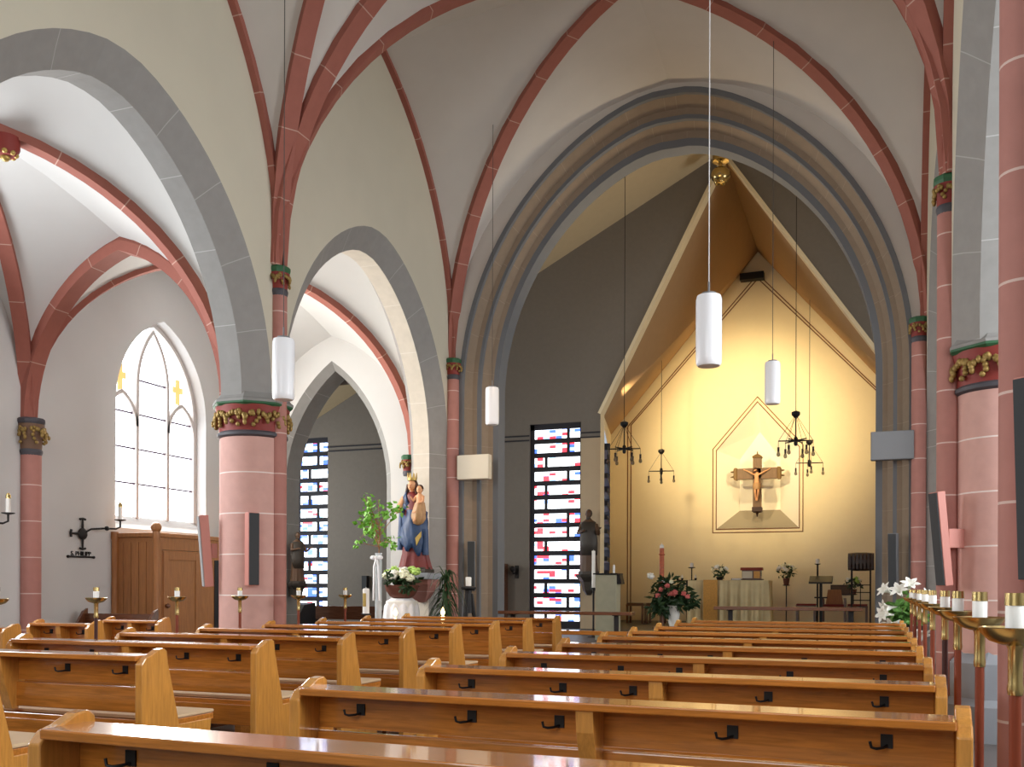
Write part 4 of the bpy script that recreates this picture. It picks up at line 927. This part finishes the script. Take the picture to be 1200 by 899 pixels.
# candles near the statue
def pillar_candle(label, x, y, z0, z1, r, stand, lit, relief=None, name='pillar_candle'):
    c = thing(name, label, 'candle', (x, y, 0))
    m = MB(); m.lathe([(.12, 0), (.12, .015), (.02, .04), (.02, z0 - .03), (r * 1.5, z0 - .01), (r * 1.5, z0)], n=20); m.build('stand', stand, c, smooth=40)
    m = MB(); m.lathe([(r, z0), (r, z1), (r * .6, z1 + .01), (.004, z1 + .005), (.003, z1 + .03)], n=20); m.build('wax_candle', wax, c, smooth=40)
    if relief: m = MB(); m.prism([(-r * .5, z0 + .1), (r * .5, z0 + .1), (r * .5, z1 - .06), (-r * .5, z1 - .06)], -r - .004, -r * .8, axis='y'); m.build('wax_ornament', relief, c)
    if lit: m = MB(); m.lathe([(.001, 0), (.022, .02), (.03, .05), (.016, .085), (.001, .12)], (0, 0, z1 + .02), 12); m.build('flame', flame, c, smooth=60)
    return c
pillar_candle('white decorated pillar candle on a black stand beside the glass tube', X_at(429, 12.2), 12.2, .92, 1.27, .048, black_iron, False, gold)
pillar_candle('burning white candle in front of the spiky palm plant', X_at(519, 12.3), 12.3, .60, .88, .03, brass, True)
pillar_candle('small burning candle in front of the tulle-draped column', X_at(463.5, 12.4), 12.4, .60, .86, .025, brass, True)
t = thing('black_candle_tripod', 'black folding tripod stand with a white candle beside the palm', 'candle stand', (X_at(549, 13.75), 13.75, 0))
m = MB(); m.tube([(0, 0, .9), (0, 0, 1.28)], [.07, .05], 10); m.lathe([(.10, 1.26), (.12, 1.28), (.12, 1.30), (.04, 1.32)], n=16); m.build('neck', black_iron, t, smooth=40)
for k in range(3):
    a = k * 2 * PI / 3 + .5; m = MB(); m.tube([(.04 * math.cos(a), .04 * math.sin(a), 1.2), (.14 * math.cos(a), .14 * math.sin(a), .5), (.2 * math.cos(a), .2 * math.sin(a), 0)], [.035, .03, .02], 8); m.build('leg', black_iron, t, smooth=40)
m = MB(); m.lathe([(.045, 1.31), (.045, 1.45), (.03, 1.46)], n=16); m.build('candle', wax, t, smooth=40)

# white lilies by the pillar side
l = thing('lily_arrangement', 'white trumpet lilies with green leaves at the arch foot behind the candle poles', 'flowers', (X_at(1062, 13.05), 13.05, 0)); l.scale = (1.25, 1.25, 1.08)
m = MB(); m.lathe([(.13, 0), (.13, .02), (.05, .05), (.05, .55), (.15, .62), (.19, .78), (.17, .78)], n=20); m.build('pedestal_vase', black_iron, l, smooth=40)
m = MB(); rnd = random.Random(2); leaf_cloud(m, rand_in(rnd, (.02, 0, .95), (.16, .12, .2), 90), .13, 3, .1); leaf_cloud(m, rand_in(rnd, (.02, -.05, .86), (.1, .1, .12), 30), .12, 7, .1); m.build('foliage', mat('lily_leaf', lin(96, 146, 66), .5, noise=.3, nscale=15), l)
def lily(c, d, L):
    d = Vector(d).normalized(); s = d.orthogonal().normalized(); u = d.cross(s); m = MB(); rs = []
    for t, r in ((0, .012), (.4, .022), (.7, .045), (.9, .075), (1.0, .1)): rs.append([Vector(c) + d * L * (t - (.12 if r > .09 else 0)) + (s * math.cos(2 * PI * j / 24) + u * math.sin(2 * PI * j / 24)) * r * L / .2 * (1 + (.35 * math.cos(6 * 2 * PI * j / 24) if t > .8 else 0)) for j in range(24)])
    m.rings(rs, caps=False); o = m.build('lily_bloom', petal_white, l, smooth=80); return o
for c, dd, L in (((-.12, -.05, 1.14), (-.8, -.5, .5), .15), ((.02, -.08, 1.18), (.1, -.7, .7), .15), ((-.12, -.1, .9), (-.8, -.6, .1), .16), ((-.04, -.06, 1.12), (-.3, -.8, .6), .16), ((.08, -.04, 1.08), (.9, -.5, .3), .16), ((-.08, -.08, 1.0), (-1, -.5, -.2), .17), ((.1, -.1, .97), (.3, -1, .3), .16), ((-.06, -.1, .84), (-.6, -.8, -.5), .17), ((.06, -.1, .78), (.6, -.6, -.8), .18)): lily(c, dd, L)

# ------------------------------------------------------------------ communion benches
def rail_bench(label, x0, x1, z, legs, step):
    r = thing('communion_rail', label, 'rail bench', ((x0 + x1) / 2, 14.05, .32), 0, 'communion benches'); hw = (x1 - x0) / 2; z -= .32
    m = MB(); m.box((-hw, -.13, z - .05), (hw, .13, z)); m.build('top', oak_dark, r, bevel=.006)
    for x in legs: m = MB(); m.box((x - .03, -.03, 0), (x + .03, .03, z - .05)); m.box((x - .04, -.1, z - .06), (x + .04, .1, z - .048)); m.build('leg', black_iron, r)
    m = MB(); m.box((-hw * .98, -.30, step - .06), (hw * .98, -.08, step)); m.build('kneeling_board', oak, r, bevel=.006)
    for x in legs: m = MB(); m.box((x - .02, -.28, 0), (x + .02, -.24, step - .06)); m.box((x - .02, -.26, step - .1), (x + .02, .0, step - .06)); m.build('board_bracket', black_iron, r)
rail_bench('long dark wooden communion bench before the stained glass strip', X_at(587, 14.05), X_at(742, 14.05), .94, (-.85, .8), .34)
rail_bench('long dark wooden communion bench before the altar', X_at(838, 14.05), X_at(1011, 14.05), 1.04, (-.78, .85), .3)

# ------------------------------------------------------------------ sanctuary furniture
FZ = .42
AX, AY = (X_at(812, 21.5) + X_at(901, 21.5)) / 2, 21.5
a = thing('altar', 'altar table hung with pale gathered cloth and a gold brocade strip', 'altar', (AX, AY, FZ))
m = MB(); m.box((-.78, -.38, 0), (.78, .38, .98)); m.build('block', oak_dark, a)
m = MB(); m.box((-.84, -.45, .98), (.84, .45, 1.03)); m.build('table_top', marble, a, bevel=.006)
m = MB(); pts = []; N = 160
per = [(-.82, .43), (-.82, -.43), (.82, -.43), (.82, .43)]; segs = [(per[0], per[1], .86), (per[1], per[2], 1.64), (per[2], per[3], .86)]
for p0, p1, L in segs:
    n = int(N * L / 3.36)
    for i in range(n): t = i / n; pts.append((p0[0] + (p1[0] - p0[0]) * t, p0[1] + (p1[1] - p0[1]) * t))
pts.append(per[3]); rs = []
for z, k in ((1.045, 0), (.96, .25), (.5, .8), (.03, 1.25)):
    r = []
    for i, (x, y) in enumerate(pts):
        o = k * (.028 * math.sin(i * .55) + .018 * math.sin(i * 1.23 + 1)); nx = 1 if x >= .819 else (-1 if x <= -.819 else 0); ny = -1 if y <= -.429 else 0; r.append((x + nx * (o + .03), y + ny * (o + .03), z))
    rs.append(r)
m.rings(rs, closed=False); m.add([(-.85, -.46, 1.046), (.85, -.46, 1.046), (.85, .43, 1.046), (-.85, .43, 1.046)], [(0, 1, 2, 3)])
m.build('gathered_cloth', lace, a, smooth=60)
m = MB(); m.box((-.50, -.53, .03), (-.20, -.51, 1.05)); m.box((-.50, -.53, 1.048), (-.20, .40, 1.056)); m.build('brocade_strip', brocade, a)
ATZ = FZ + 1.057
def bouquet(name, label, loc, mats_, r, n, seed, pot=terracotta, pot_h=.12, green=leaf_dark, sc=(1, .8, .8)):
    b = thing(name, label, 'flowers', loc)
    m = MB(); m.lathe([(.06, 0), (.085, pot_h), (.075, pot_h), (.06, pot_h * .5)], n=16); m.build('pot', pot, b, smooth=40)
    rnd = random.Random(seed); m = MB(); c = (0, 0, pot_h + r * .75); leaf_cloud(m, rand_in(rnd, (0, 0, c[2] - r * .1), (r * sc[0], r * sc[1], r * sc[2]), 90), r * .45, seed, .2); m.build('foliage', green, b)
    for k in range(n):
        ang = rnd.uniform(0, 6.28); e = rnd.uniform(.15, 1.3); m = MB(); blossom(m, (r * sc[0] * math.cos(ang) * math.cos(e) * .95, r * sc[1] * math.sin(ang) * math.cos(e) * .95, c[2] + r * sc[2] * math.sin(e) * .8), r * .24, seed * 9 + k); m.build('flower_head', mats_[k % len(mats_)], b, smooth=60)
    return b
bouquet('flower_pot', 'small pot of white flowers on the altar above the gold strip', (X_at(843.5, 21.4), 21.4, ATZ), [petal_white, petal_cream], .17, 11, 4, black_iron, .07)
s = thing('altar_shrine_box', 'small brown-roofed box with pale front on the altar', 'box', (X_at(881, 21.5), 21.5, ATZ))
m = MB(); m.box((-.2, -.08, 0.02), (.2, .1, .21)); m.build('body', oak_dark, s, bevel=.004)
m = MB(); m.box((-.19, -.088, .04), (.02, -.08, .19)); m.build('pale_panel', box_cream, s)
m = MB(); m.box((.05, -.088, .04), (.18, -.08, .19)); m.build('painted_panel', brocade, s)
m = MB(); m.prism([(-.13, .21), (.13, .21), (.10, .27), (-.10, .27)], -.23, .23); m.build('roof', cap_red, s)
m = MB(); m.box((-.24, -.11, 0), (.24, .12, .022)); m.build('base', dark_wood, s)
s = thing('altar_book', 'flat dark book lying on the altar cloth', 'book', (X_at(863, 21.35), 21.35, ATZ)); m = MB(); m.box((-.09, -.07, .004), (.09, .07, .03)); m.build('pages', paper, s); m = MB(); m.box((-.1, -.08, 0), (.1, .08, .006)); m.box((-.1, -.08, .029), (.1, .08, .035)); m.box((-.1, -.08, 0), (-.092, .08, .035)); m.build('cover', dark_wood, s)
s = thing('candelabrum', 'low dark candelabrum with one raised candle beside the altar flowers', 'candelabrum', (X_at(805, 22.45), 22.45, FZ))
m = MB(); m.lathe([(.14, 0), (.14, .02), (.02, .05), (.02, 1.06)], n=16); m.tube([(-.22, 0, 1.06), (0, 0, 1.04), (.2, 0, 1.06)], .018, 8)
for x in (-.22, -.11, .2): m.lathe([(.02, 1.05), (.03, 1.09), (.03, 1.11)], (x, 0, 0), 12)
m.tube([(.11, 0, 1.05), (.11, 0, 1.34)], .014, 8); m.lathe([(.015, 1.33), (.085, 1.35), (.085, 1.36), (.02, 1.355)], (.11, 0, 0), 18); m.build('iron_frame', black_iron, s, smooth=40)
for x, z, h, r in ((-.22, 1.11, .06, .02), (-.11, 1.11, .06, .02), (.2, 1.11, .06, .02), (.11, 1.358, .10, .04)): m = MB(); m.lathe([(r, z), (r, z + h), (.004, z + h + .005), (.003, z + h + .03)], (x, 0, 0), 14); m.build('candle', wax, s, smooth=40)

# big arrangement on a white vase
fx, fy = X_at(787, 19.7), 19.7
vv = thing('white_floor_vase', 'white vase under the large pink and green arrangement', 'vase', (fx + .04, fy, FZ))
m = MB(); m.lathe([(.09, 0), (.1, .02), (.075, .06), (.11, .22), (.13, .34), (.11, .46), (.13, .52), (.12, .52), (.1, .46)], n=24); m.build('body', wax, vv, smooth=50); m = MB(); m.lathe([(.12, 0), (.12, .015)], n=20); m.build('foot', wax, vv)
f = thing('flower_arrangement', 'large dark green flower arrangement with pink blossoms before the altar', 'flowers', (fx, fy, FZ + .50))
rnd = random.Random(12); m = MB()
leaf_cloud(m, rand_in(rnd, (-.05, 0, .28), (.36, .3, .34), 230), .2, 5, .15, aspect=.4); leaf_cloud(m, rand_in(rnd, (.28, 0, .15), (.26, .2, .22), 110), .2, 6, .5, aspect=.4); leaf_cloud(m, rand_in(rnd, (-.2, -.1, .02), (.24, .2, .16), 90), .2, 7, .7, aspect=.4); leaf_cloud(m, rand_in(rnd, (.02, 0, .02), (.10, .08, .1), 40), .12, 17, .7)
m.build('foliage', leaf_dark, f)
for k, (x, z, mt, r) in enumerate(((-.38, .62, petal_white, .085), (-.04, .42, petal_pink, .06), (.03, .26, petal_pink, .065), (.12, .28, petal_pink, .075), (-.16, .34, petal_pink, .06), (-.22, .22, petal_pink, .07), (.30, .26, petal_pink, .06), (.38, .20, petal_pink, .055), (.05, .5, petal_cream, .05))):
    m = MB(); blossom(m, (x, -.26, z), r, 40 + k); m.build('flower_head', mt, f, smooth=60)
# paschal candle
c = thing('paschal_candle', 'tall white candle with red relief ornament behind the pink flowers', 'candle', (X_at(775.5, 20.7), 20.7, FZ))
m = MB(); m.lathe([(.2, 0), (.2, .03), (.05, .06), (.05, .95), (.1, 1.0), (.1, 1.03)], n=20); m.build('stand', oak_dark, c, smooth=40)
m = MB(); m.lathe([(.045, 1.03), (.045, 1.80), (.02, 1.82), (.004, 1.84), (.003, 1.87)], n=20); m.build('wax_candle', wax, c, smooth=40)
m = MB(); m.lathe([(.05, 1.05), (.052, 1.3), (.048, 1.32), (.052, 1.36), (.05, 1.58), (.07, 1.6), (.07, 1.61), (.05, 1.62), (.049, 1.72), (.046, 1.74)], n=20); m.build('red_relief', candle_relief, c, smooth=40)
# ambo, candle beside it
am = thing('ambo', 'pale marbled ambo block with a small candle at its edge', 'ambo', (X_at(712.5, 17.6), 17.6, .32))
m = MB(); m.rings([[(x * w, y * w, z) for x, y in ((-.2, -.17), (.2, -.17), (.2, .17), (-.2, .17))] for z, w in ((0, 1.02), (.3, .99), (1.2, 1.0), (1.22, .97))]); m.build('block', marble, am, bevel=.01)
m = MB(); m.box((-.24, -.19, 1.225), (.24, .19, 1.25)); m.prism([(.2, 1.05), (.29, 1.05), (.25, 1.24), (.2, 1.24)], -.12, .12, axis='y'); m.build('book_rest', black_iron, am)
m = MB(); m.lathe([(.02, 1.25), (.022, 1.40), (.003, 1.41), (.002, 1.43)], (.1, .05, 0), 12); m.build('candle', wax, am, smooth=40)
pillar_candle('tall thin white candle on a black stand between carved statue and ambo', X_at(695.5, 18.4), 18.4, .98, 1.70, .035, black_iron, False, name='standing_candle').location.z = .32
# stools, lectern, chest, flowers at the sanctuary wall
def stool(label, x, y, group, w=.46, cush=red_cushion):
    s = thing('stool', label, 'stool', (x, y, FZ), 0, group); h = w / 2
    m = MB(); m.box((-h, -.2, .43), (h, .2, .47)); m.build('seat_frame', oak_dark, s, bevel=.004)
    m = MB(); m.box((-h + .01, -.19, .47), (h - .01, .19, .51)); m.build('cushion', cush, s, bevel=.01)
    for x_ in (-h + .03, h - .03):
        for y_ in (-.17, .17): m = MB(); m.box((x_ - .025, y_ - .025, 0), (x_ + .025, y_ + .025, .43)); m.build('leg', oak_dark, s)
    return s
gq = 'stools at the sanctuary wall'
stool('red-cushioned stool behind the lectern', X_at(945, 24.2), 24.2, gq); stool('dark stool with red cushion below the slatted chest', X_at(1005, 24.2), 24.2, gq)
stool('brown stool at the sanctuary corner beside the ambo', X_at(746, 23.6), 23.6, gq, .44, oak_dark); stool('brown stool half hidden behind the large flower arrangement', X_at(769, 23.6), 23.6, gq, .44, oak_dark)
ch = thing('armchair', 'brown wooden armchair with red seat between two stools', 'chair', (X_at(977.5, 24.3), 24.3, FZ))
m = MB(); m.box((-.26, -.24, .40), (.26, .22, .44)); m.build('seat_frame', oak_dark, ch); m = MB(); m.box((-.25, -.23, .44), (.25, .2, .50)); m.build('cushion', red_cushion, ch, bevel=.01)
for x in (-.25, .25):
    for y in (-.22, .2): m = MB(); m.box((x - .025, y - .025, 0), (x + .025, y + .025, .62)); m.build('leg', oak_dark, ch)
    m = MB(); m.box((x - .03, -.25, .62), (x + .03, .22, .65)); m.build('armrest', oak_dark, ch)
m = MB(); m.prism([(-.2, .5), (.2, .5), (.15, .85), (-.15, .85)], .17, .21, axis='y'); m.build('backrest', conf_wood, ch, bevel=.01)
le = thing('lectern', 'dark slanted lectern on a slim post before the sanctuary wall', 'lectern', (X_at(962, 22.6), 22.6, FZ))
m = MB(); m.box((-.2, -.16, 0), (.2, .16, .04)); m.build('foot', black_iron, le); m = MB(); m.box((-.03, -.03, .04), (.03, .03, 1.0)); m.box((-.14, -.02, .66), (.14, .02, .69)); m.build('post', black_iron, le)
m = MB(); m.prism([(-.2, .98), (.18, 1.13), (.18, 1.16), (-.2, 1.02)], -.25, .25); m.build('desk', black_plastic, le, bevel=.005)
pillar_candle('white candle on a dark dish stand rising behind the lectern', X_at(958, 23.0), 23.0, 1.44, 1.54, .045, black_iron, False, name='standing_candle').location.z = FZ
cs = thing('slatted_chest', 'dark slatted wooden chest raised on a black metal frame', 'chest', (X_at(1009, 23.4), 23.4, FZ))
m = MB(); m.lathe([(.26, -.28), (.28, -.1), (.28, .1), (.26, .28)], n=14); m.v = [(v[2], v[1] * .8, v[0] * .75 + 1.49) for v in m.v]; m.build('body', dark_wood, cs)
for k in range(7): m = MB(); m.box((-.265 + k * .08, -.235, 1.32), (-.265 + k * .08 + .05, -.222, 1.66)); m.build('slat', dark_wood, cs)
for x in (-.2, .2):
    for y in (-.12, .12): m = MB(); m.box((x - .018, y - .018, 0), (x + .018, y + .018, 1.36)); m.build('leg', black_iron, cs)
m = MB()
for z in (.6, .78, .95): m.box((-.2, -.13, z), (.2, -.11, z + .02)); m.box((-.2, .11, z), (.2, .13, z + .02))
m.box((-.02, -.13, .4), (.0, -.11, 1.0)); m.build('cross_bar', black_iron, cs)
pl = thing('framed_plaque', 'dark rectangular plaque on the sanctuary wall behind the armchair', 'plaque', (X_at(985, 25.5), YE - .005, 1.26)); m = MB(); m.box((-.24, -.03, -.13), (.24, 0, .13)); m.build('frame', dark_wood, pl, bevel=.004); m = MB(); m.box((-.21, -.034, -.1), (.21, -.03, .1)); m.build('panel', bronze, pl)
st = thing('flower_stand', 'thin black flower stand with round foot near the sanctuary wall', 'flower stand', (X_at(921.5, 24.9), 24.9, FZ)); m = MB(); m.lathe([(.16, 0), (.16, .015), (.014, .03), (.014, .94)], n=14); m.build('post', black_iron, st, smooth=40); m = MB(); m.lathe([(.05, .94), (.09, .95), (.09, .965)], n=14); m.build('plate', black_iron, st, smooth=40)
bouquet('flower_pot', 'bouquet of white flowers on the thin stand at the sanctuary wall', (X_at(921.5, 24.9), 24.9, FZ + .965), [petal_white, petal_white, petal_cream], .23, 14, 11, terracotta, .17)
st = thing('flower_stand', 'short flower stand hidden behind the armchair', 'flower stand', (X_at(1000, 24.85), 24.85, FZ)); m = MB(); m.lathe([(.16, 0), (.16, .015), (.014, .03), (.014, .72)], n=14); m.build('post', black_iron, st, smooth=40); m = MB(); m.lathe([(.05, .72), (.09, .73), (.09, .745)], n=14); m.build('plate', black_iron, st, smooth=40)
bouquet('flower_pot', 'bouquet of pale flowers below the slatted chest', (X_at(1000, 24.85), 24.85, FZ + .745), [petal_white, petal_green], .2, 10, 17, terracotta, .12)

# ------------------------------------------------------------------ crucifix in the niche
cx = thing('crucifix', 'large brown wooden crucifix with gilded ends hanging in the niche', 'crucifix', (XC, YE + .02, 0))
m = MB(); m.box((-.105, -.08, 3.38), (.105, .08, 4.68)); m.box((-.52, -.08, 4.12), (.52, .08, 4.40)); m.build('cross_beams', wood('crucifix_wood', lin(116, 90, 64), .8, .5, 0, (14, 14, 2)), cx, bevel=.006)
for s in (-1, 1):
    m = MB(); m.rings([[(s * x, y * w, 4.26 + z * w) for y, z in ((-.1, -.16), (.1, -.16), (.1, .16), (-.1, .16))] for x, w in ((.50, .86), (.52, 1.0), (.58, .95), (.60, .7))])
    for z in (-.06, .06): m.tube([(s * .59, 0, 4.26 + z), (s * .68, 0, 4.26 + z * 1.15)], [.03, .012], 8)
    m.build('gilded_end', tarnished, cx, smooth=30)
m = MB(); m.rings([[(x * w, y * w, z) for x, y in ((-.125, -.1), (.125, -.1), (.125, .1), (-.125, .1))] for z, w in ((4.66, .9), (4.68, 1.0), (4.71, .9), (4.76, .35))]); m.tube([(0, 0, 4.75), (0, 0, 4.84)], [.025, .008], 8)
m.build('gilded_end', tarnished, cx, smooth=30)
m = MB(); m.rings([[(x * w, y * w, z) for x, y in ((-.125, -.1), (.125, -.1), (.125, .1), (-.125, .1))] for z, w in ((3.40, .9), (3.38, 1.0), (3.28, 1.0), (3.25, .7))]); m.tube([(0, 0, 3.26), (0, 0, 3.20), (0, 0, 3.15)], [.05, .02, .012], 10); m.build('dark_foot', dark_wood, cx)
m = MB(); m.box((-.04, .07, 4.2), (.04, .575, 4.3)); m.build('wall_mount', black_iron, cx)
# corpus: one continuous body grown over a skeleton
me = bpy.data.meshes.new('corpus'); Yc = -.15
J = [((.0, Yc, 3.98), .062), ((0, Yc - .01, 4.07), .055), ((0, Yc - .015, 4.17), .066), ((0, Yc - .01, 4.235), .05), ((-.01, Yc - .02, 4.275), .028), ((-.03, Yc - .035, 4.325), .046), ((-.035, Yc - .04, 4.355), .036),
     ((-.085, Yc, 4.235), .032), ((-.175, Yc + .02, 4.29), .025), ((-.265, Yc + .045, 4.335), .018), ((-.30, Yc + .05, 4.352), .016),
     ((.085, Yc, 4.235), .032), ((.175, Yc + .02, 4.29), .025), ((.265, Yc + .045, 4.335), .018), ((.30, Yc + .05, 4.352), .016),
     ((-.045, Yc, 3.93), .048), ((-.035, Yc - .06, 3.76), .036), ((-.015, Yc + .0, 3.60), .024), ((-.01, Yc - .03, 3.55), .02),
     ((.045, Yc, 3.93), .048), ((.05, Yc - .06, 3.76), .036), ((.015, Yc + .0, 3.60), .024), ((.01, Yc - .035, 3.54), .02)]
E = [(0, 1), (1, 2), (2, 3), (3, 4), (4, 5), (5, 6), (3, 7), (7, 8), (8, 9), (9, 10), (3, 11), (11, 12), (12, 13), (13, 14), (0, 15), (15, 16), (16, 17), (17, 18), (0, 19), (19, 20), (20, 21), (21, 22)]
me.from_pydata([j[0] for j in J], E, []); me.materials.append(skin); co = bpy.data.objects.new('corpus', me); COL.objects.link(co); co.parent = cx
co.modifiers.new('skin', 'SKIN'); co.modifiers.new('sub', 'SUBSURF').levels = 2; co.modifiers['sub'].render_levels = 2; co.modifiers['skin'].use_smooth_shade = True
for i, (q, r) in enumerate(J): me.skin_vertices[0].data[i].radius = (r, r * .85); me.skin_vertices[0].data[i].use_root = (i == 0)
m = MB()
for s in (-1, 1): hand(m, (s * .30, Yc + .05, 4.352), (s * 1, -.15, .45), .055)
m.build('hands', skin, co, smooth=60)
m = MB(); m.rings(rings_fig([(3.84, .085, .075, 0, Yc - .02, 1), (3.92, .095, .08, 0, Yc - .01, 1), (4.0, .082, .075, 0, Yc, .6), (4.015, .07, .068, 0, Yc, .3)], 24, 8, .1)); m.build('loincloth', lining_tan, cx, smooth=60)
m = MB(); m.ball((-.03, Yc - .015, 4.35), .052, 12, sc=(.95, .95, 1.05)); m.ball((-.035, Yc - .075, 4.285), .026, 8, sc=(1, .7, 1.3)); m.tube([(-.07, Yc - .02, 4.34), (-.085, Yc - .02, 4.25)], [.022, .012], 8); m.tube([(.015, Yc - .02, 4.34), (.03, Yc - .015, 4.26)], [.022, .012], 8); m.build('hair_and_beard', hair_brown, cx, smooth=60)

# ------------------------------------------------------------------ wheel chandeliers
def chandelier(label, x, y, z, r, n, hz):
    c = thing('wheel_chandelier', label, 'chandelier', (x, y, z), .2, 'wheel chandeliers in the chancel')
    m = MB(); m.lathe([(.02, -.09), (.035, -.06), (.035, .05), (.012, .08), (.012, hz - .08)], n=12); m.build('hub', black_iron, c, smooth=40)
    m = MB(); m.lathe([(.03, hz - .09), (.075, hz - .04), (.075, hz + .01), (.03, hz + .03)], n=16); m.build('canopy', black_iron, c, smooth=40)
    top = ceiling_z(x, y, z + hz + .1) - z + .01
    m = MB(); m.cyl((0, 0, hz), (0, 0, top), .006, n=8); m.build('hanging_cord', black_iron, c)
    for k in range(n):
        a = 2 * PI * k / n; e = Vector((r * math.cos(a), r * math.sin(a), 0))
        m = MB(); m.tube([(0, 0, 0), e], [.014, .011], 6); m.build('arm', black_iron, c)
        m = MB(); m.tube([e, Vector((0, 0, hz - .03))], .004, 5); m.build('stay_wire', black_iron, c)
        m = MB(); m.cyl(e, e + Vector((0, 0, -.12)), .004, n=6); m.cyl(e + Vector((0, 0, -.11)), e + Vector((0, 0, -.19)), .02, n=10); so = m.build('lamp_socket', black_iron, c)
        m = MB(); m.lathe([(.018, -.19), (.034, -.235), (.03, -.265), (.008, -.28)], (e.x, e.y, 0), 12); m.build('bulb', bulb_glass, so, smooth=50)
chandelier('black wheel chandelier in the crossing near the stained glass strip', X_at(731, 18.2), 18.2, 3.98, .31, 6, .50)
chandelier('black wheel chandelier in the crossing upper beside the niche', X_at(932, 17.9), 17.9, 3.93, .30, 6, .50)
chandelier('small farther wheel chandelier before the bare sanctuary wall', X_at(774.5, 23.1), 23.1, 4.12, .30, 4, .50)
chandelier('small farther wheel chandelier overlapping the edge of the niche', X_at(948, 23.1), 23.1, 4.17, .30, 4, .50)
# ridge spotlight
zr = ceiling_z(XC, 19.3, 9)
sp = thing('ceiling_spotlight', 'brass cluster spotlight hanging at the peak of the crossing ceiling', 'spotlight', (XC, 19.3, zr + .02))
m = MB(); m.lathe([(.05, 0), (.05, -.3), (.15, -.31), (.16, -.5), (.04, -.52), (.04, -.6)], n=20); m.build('canopy', brass, sp, smooth=40)
m = MB(); m.ball((0, 0, -.76), .19, 18, sc=(1, 1, .85)); m.build('globe', brass, sp, smooth=60)
for k in range(5): a = k * 2 * PI / 5; M = Matrix.Translation((.1 * math.cos(a), .1 * math.sin(a), -.86)) @ Matrix.Rotation(.6, 4, Vector((-math.sin(a), math.cos(a), 0))); m = MB(); m.lathe([(.04, .05), (.06, -.02), (.06, -.05), (.05, -.05), (.045, -.03)], n=14); m.v = [tuple(M @ Vector(v)) for v in m.v]; m.build('lamp_cup', brass, sp, smooth=40)
fl = thing('ceiling_floodlight', 'dark floodlight fixed under the gable peak of the sanctuary wall', 'floodlight', (XC - .12, YE - .02, 9.3))
m = MB(); m.box((-.3, -.3, -.09), (.3, -.06, .09)); m.build('housing', black_iron, fl, bevel=.01); m = MB(); m.box((-.05, -.12, -.05), (.05, .02, .12)); m.build('bracket', black_iron, fl)

# ------------------------------------------------------------------ crossing furniture behind the aisle arch, dark wall fittings
o = thing('organ_console', 'black slant-topped organ console in the opening of the aisle arch', 'console', (X_at(347, 16.6), 16.6, .32))
m = MB(); m.prism([(-.28, 0), (-.28, .46), (-.12, .62), (.28, .66), (.28, 0)], -.28, .28); m.build('body', black_plastic, o, bevel=.008)
m = MB(); m.box((-.27, -.42, .40), (.27, -.28, .44)); m.box((-.27, -.40, 0), (-.24, -.28, .40)); m.box((.24, -.40, 0), (.27, -.28, .40)); m.build('key_desk', black_plastic, o)
b = thing('choir_bench', 'dark brown slatted choir bench before the dark wall', 'bench', ((X_at(363, 17.6) + X_at(446, 17.6)) / 2, 17.6, .32))
m = MB(); m.box((-.85, -.02, .30), (.85, .02, .58)); m.build('backrest', oak_dark, b, bevel=.005); m = MB(); m.box((-.85, .0, .30), (.85, .4, .34)); m.build('seat', oak_dark, b)
for s in (-1, 1): m = MB(); m.box((s * .83 - .025, -.03, 0), (s * .83 + .025, .4, .5)); m.build('end_panel', oak_dark, b, bevel=.004)
w = thing('wall_loudspeaker', 'small dark loudspeaker on the dark wall behind the choir bench', 'loudspeaker', (X_at(427, 19.8), YT, 1.24)); m = MB(); m.box((-.07, -.11, 0), (.07, 0, .32)); m.build('housing', black_plastic, w, bevel=.006); m = MB(); m.box((-.06, -.115, .01), (.06, -.11, .31)); m.build('grille_front', speaker_front, w)
w = thing('tall_cupboard', 'narrow dark brown cupboard standing against the dark wall beside the arch jamb', 'cupboard', (-8.05, YT - .25, .32)); m = MB(); m.box((-.4, -.2, 0), (.4, .24, 1.5)); m.build('body', oak_dark, w, bevel=.005)
for s in (-1, 1): m = MB(); m.box((min(s * .01, s * .38), -.215, .05), (max(s * .01, s * .38), -.2, 1.45)); m.build('door', oak_dark, w, bevel=.003)
w = thing('wall_lamp_bracket', 'black iron bracket lamp on the dark wall beside the stained glass strip', 'wall lamp', (X_at(604, 19.8), YT, 1.62)); m = MB(); m.box((-.04, -.03, -.12), (.04, 0, .16)); m.build('plate', black_iron, w); m = MB(); m.tube([(0, -.02, 0), (-.03, -.14, -.02), (-.03, -.2, .03)], .018, 8); m.lathe([(.03, .02), (.06, .06), (.06, .11), (.02, .14)], (-.03, -.2, 0), 12); m.build('lantern', black_iron, w, smooth=40)
